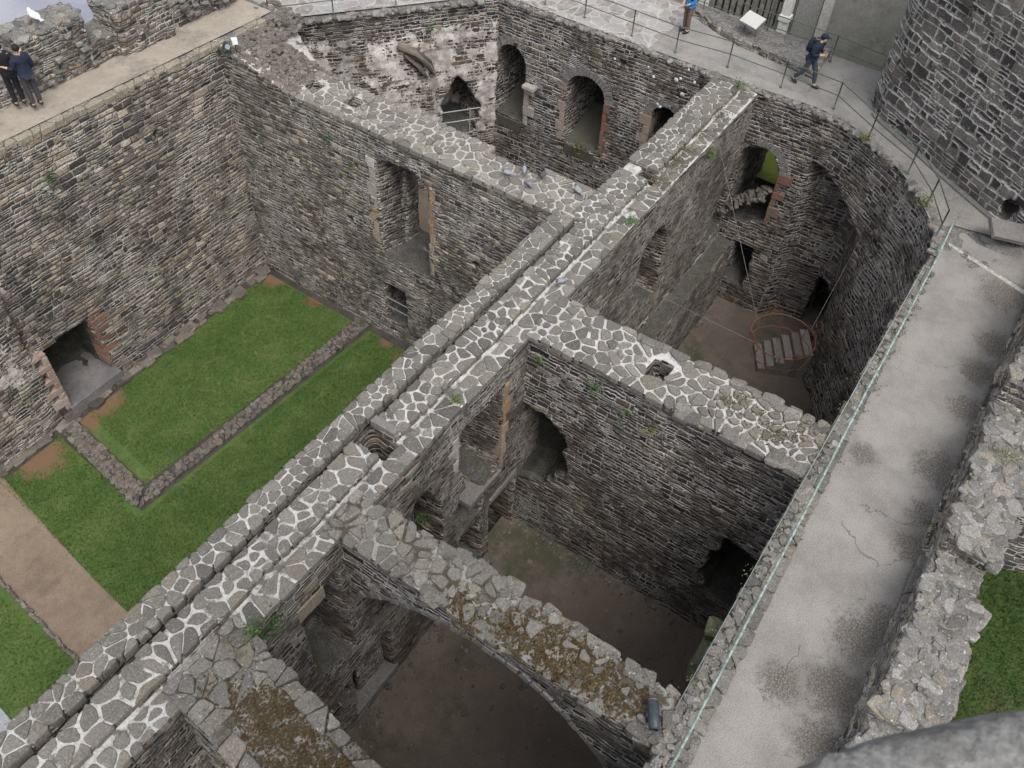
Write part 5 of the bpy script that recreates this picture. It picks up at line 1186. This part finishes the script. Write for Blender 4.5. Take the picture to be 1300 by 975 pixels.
# ================================================================== floodlights
lampm = plain('grey_lamp_metal', (.07, .085, .095), .45, .5); glassm = plain('lamp_glass', (.2, .27, .3), .15, 0, .1)
def flood(loc, rz, tilt, label, L=.42, box=None):
    root = empty('floodlight', loc, rz); tag(root, label, 'floodlight')
    rot = Matrix.Rotation(tilt, 3, 'X')
    m = MB(); P_ = [rot @ Vector((0, y, 0)) + Vector((0, 0, .22)) for y in (-L / 2, -L / 2 + .03, L / 2 - .03, L / 2)]; m.tube(P_, [.085, .1, .095, .06], 12); hous = m.build('lamp_housing', lampm, root, True)
    m = MB(); P_ = [rot @ Vector((0, y, 0)) + Vector((0, 0, .22)) for y in (-L / 2 - .012, -L / 2 - .002)]; m.tube(P_, .08, 12); m.build('lens', glassm, hous)
    m = MB()
    for s in (-.11, .11): m.box(s - .008, s + .008, -.02, .02, 0, .24)
    m.box(-.12, .12, -.04, .04, -.02, .02); m.build('bracket', lampm, root)
    if box:
        m = MB(); m.box(.18, .34, -.09, .07, .24, .4); o = m.build('junction_box', plain('white_box', (.75, .74, .72), .5, 0, .05), root); m = MB(); m.tube([(.27, 0, -.1), (.27, 0, .22)], .02); m.build('box_post', lampm, root)
    return root
flood((6.15, .53, .0), R(120), .1, 'grey cylindrical floodlight lying on the mossy end of the stone arch', .5)
flood((16.35, 20.55, .55), R(-30), -.3, 'dark floodlight with a white box on the rubble corner of the courtyard', .36, True)

# ================================================================== hanging crown
M['rust'] = plain('rusty_iron', (.17, .085, .052), .75, .4, .3, 30)
cr = empty('hanging_crown', (20.2, 2.82, -4.0)); tag(cr, 'rusty iron crown hanging on thin wires in the corner room over the steps', 'sculpture')
def ring_pts(r_, z, n=48, a0=0, a1=2 * math.pi, wob=0.): return [(r_ * math.cos(a0 + (a1 - a0) * i / n), r_ * math.sin(a0 + (a1 - a0) * i / n), z + wob * math.sin(i * 1.7)) for i in range(n + (0 if abs(a1 - a0 - 2 * math.pi) < 1e-6 else 1))]
m = MB(); m.tube(ring_pts(.95, 0), .02, 7, closed=True); m.build('hoop', M['rust'], cr, True)
m = MB(); m.tube(ring_pts(.93, -.5, wob=.03), .013, 7, closed=True); m.build('hoop', M['rust'], cr, True)
for k in range(8):
    a = k * math.pi / 4 + .3; c, s = math.cos(a), math.sin(a)
    m = MB(); m.tube([(.95 * c, .95 * s, 0), (.94 * c, .94 * s, -.25), (.93 * c, .93 * s, -.5)], .012, 6); m.build('bar', M['rust'], cr, True)
for k in range(4):
    a = k * math.pi / 2 + .75; c, s = math.cos(a), math.sin(a); t_ = Vector((-s, c, 0)); o_ = Vector((.95 * c, .95 * s, 0))
    m = MB(); m.tube([o_, o_ + Vector((.06 * c, .06 * s, .28))], .014, 6)
    for q in (-1, 1):
        P_ = [o_ + Vector((.06 * c, .06 * s, .2)) + t_ * q * (.02 + .16 * math.sin(w_)) + Vector((0, 0, .17 * (1 - math.cos(w_)) * .6)) + Vector((c, s, 0)) * .03 * w_ for w_ in np.linspace(0, 3.9, 12)]
        m.tube(P_, .011, 6)
        P_ = [o_ + t_ * q * (.35 * w_) + Vector((0, 0, .13 * math.sin(w_ * 3.1))) - Vector((c, s, 0)) * (.075 * w_ * w_) for w_ in np.linspace(0, 1, 9)]
        m.tube(P_, .01, 6)
    m.build('fleuron', M['rust'], cr, True)
wire = plain('wire', (.24, .21, .18), .7, .2)
for a, b in (((.2, .93, 0), (22.8, 7.05, -.4)), ((.75, -.58, 0), (24.3, 2.3, -2.6)), ((-.75, .58, 0), (18.4, 7.05, -2.9))):
    e_ = Vector(b) - Vector((20.2, 2.82, -4.0)); m = MB(); m.tube([a, tuple(e_)], .0055, 5); m.build('wire', wire, cr)

# ================================================================== weeds, lichen
leafm = {}
for nm, c in (('weed_green', (.075, .135, .03)), ('weed_dark', (.045, .085, .022)), ('weed_yellow', (.17, .17, .04))):
    g = G(nm); r_ = g.island(); g.color(g.mix(r_, tuple(x * .55 for x in c), tuple(x * 1.4 for x in c))); g.rough(.7); leafm[nm] = g.m
def weed(name, loc, nrm, rad_, n, mat, label, seed, leaf=.045, cat='plant', group=None, sx=1.):
    rr = random.Random(seed); N_ = Vector(nrm).normalized(); a = N_.orthogonal().normalized(); b = N_.cross(a); m = MB()
    for _ in range(n):
        p_ = a * rr.gauss(0, rad_ * .5) + b * rr.gauss(0, rad_ * .5) * sx + N_ * abs(rr.gauss(.03, rad_ * .3))
        d = (a * rr.uniform(-1, 1) + b * rr.uniform(-1, 1) + N_ * rr.uniform(0, .9) + Vector((0, 0, rr.uniform(0, .5)))).normalized(); q = d.cross(Vector((rr.uniform(-1, 1), rr.uniform(-1, 1), rr.uniform(-1, 1)))).normalized(); L_ = leaf * rr.uniform(.5, 1.4)
        m.add([p_, p_ + d * L_ * .5 + q * L_ * .35, p_ + d * L_, p_ + d * L_ * .5 - q * L_ * .35], [(0, 1, 2, 3)])
    for _ in range(max(3, n // 25)):
        d = (N_ + a * rr.uniform(-.8, .8) + b * rr.uniform(-.8, .8)).normalized(); m.tube([N_ * -.06, d * rad_ * .6], .004, 4)
    o = m.build(name, leafm[mat]); o.location = loc; return tag(o, label, cat, group)
WG = 'weeds growing from the masonry'
weed('weed', (3.5, 7.0, .0), (.3, -1, .4), .24, 240, 'weed_green', 'bright green weed hanging where the broad mossy wall meets the spine wall', 1, .05, group=WG)
weed('weed', (3.9, 6.98, -.35), (0, -1, .1), .3, 200, 'weed_dark', 'dark creeping weed on the spine face just below the bright green tuft', 2, .05, group=WG)
weed('weed', (9.7, 7.15, .1), (0, -.3, 1), .16, 120, 'weed_green', 'small green tuft on the spine wall edge above the tall ruined window', 3, .045, group=WG)
weed('weed', (12.3, 6.6, -.5), (-1, 0, .2), .2, 90, 'weed_green', 'thin green weed near the inner corner of the dark cross wall', 4, .045, group=WG)
weed('weed', (12.3, 5.2, -.45), (-1, 0, .2), .22, 130, 'weed_green', 'larger green weed high on the dark cross wall below the coping', 5, .05, group=WG)
weed('weed', (12.3, 4.3, -.75), (-1, 0, .2), .2, 90, 'weed_green', 'lower green weed on the dark cross wall face under the square shaft', 6, .045, group=WG)
weed('weed', (12.3, 3.6, -.9), (-1, 0, .2), .16, 60, 'weed_yellow', 'sparse yellowish weed right of the square shaft on the dark wall', 7, .04, group=WG)
weed('weed', (22.0, 6.98, -.4), (0, -1, .2), .2, 150, 'weed_green', 'green tuft on the upper spine face above the corner room', 8, .05, group=WG)
weed('weed', (17.3, 7.1, .05), (0, -.3, 1), .22, 170, 'weed_green', 'spreading green weed on the spine wall top near the lone pigeon', 9, .045, group=WG)
weed('weed', (25.2, 7.6, .1), (-.4, 0, 1), .2, 140, 'weed_green', 'green tuft where the spine wall top meets the end walk', 10, .05, group=WG)
weed('weed', (9.9, 20.95, -.45), (0, -1, .3), .2, 130, 'weed_dark', 'dark green tuft high on the tall courtyard wall', 11, .05, group=WG)
weed('weed', (16.38, 16.8, -.9), (-1, 0, .3), .2, 120, 'weed_dark', 'dark green tuft on the courtyard face of the cross wall near its rubble end', 12, .05, group=WG)
weed('weed', (16.38, 15.9, -1.5), (-1, 0, .3), .16, 90, 'weed_green', 'small bright tuft left of the tall window in the courtyard cross wall', 13, .045, group=WG)
weed('weed', (25.35, 13.0, -4.4), (-1, 0, .5), .25, 120, 'weed_yellow', 'grassy weed on the sill of the middle arched embrasure', 14, .06, group=WG)
weed('weed', (12.6, -2.32, .12), (0, 1, .8), .2, 160, 'weed_green', 'green weed at the foot of the outer parapet beside the walk', 15, .05, group=WG)
weed('weed', (14.0, -2.75, 1.32), (0, 0, 1), .22, 160, 'weed_yellow', 'yellow green cushion plant on top of the outer parapet rubble', 16, .04, group=WG)
weed('weed', (24.9, 3.35, .1), (-.4, .4, 1), .22, 130, 'weed_yellow', 'brownish weed on the rounded inner edge of the walk below the tower', 17, .05, group=WG)
weed('weed', (22.9, 1.0, .1), (-.4, .4, 1), .25, 150, 'weed_yellow', 'dry yellow weed by the last dark railing post', 18, .05, group=WG)
weed('weed', (23.3, 18.3, -.8), (-.6, -.8, .2), .18, 110, 'weed_dark', 'dark green tuft high on the plastered end wall', 19, .05, group=WG)
weed('weed', (8.1, 6.95, -2.2), (0, -1, .6), .22, 150, 'weed_dark', 'dark weed inside the ragged hole of the spine wall', 20, .05, group=WG)
lich = plain('white_lichen', (.55, .55, .53), .9, 0, .2, 60)
for k, (y, z, r_) in enumerate(((9.75, -.54, .085), (9.61, -.44, .06), (9.12, -.4, .06), (9.44, -.95, .09), (10.24, -1.61, .06), (10.13, -1.67, .05), (10.56, -.72, .06), (9.4, -.05, .04), (12.05, -.6, .05), (10.8, -.45, .04))):
    m = MB(); lump(m, (25.37, y, z), (.025, r_, r_), random.Random(k), ang=0., box=False); m.build('lichen_patch', lich, ew, True)
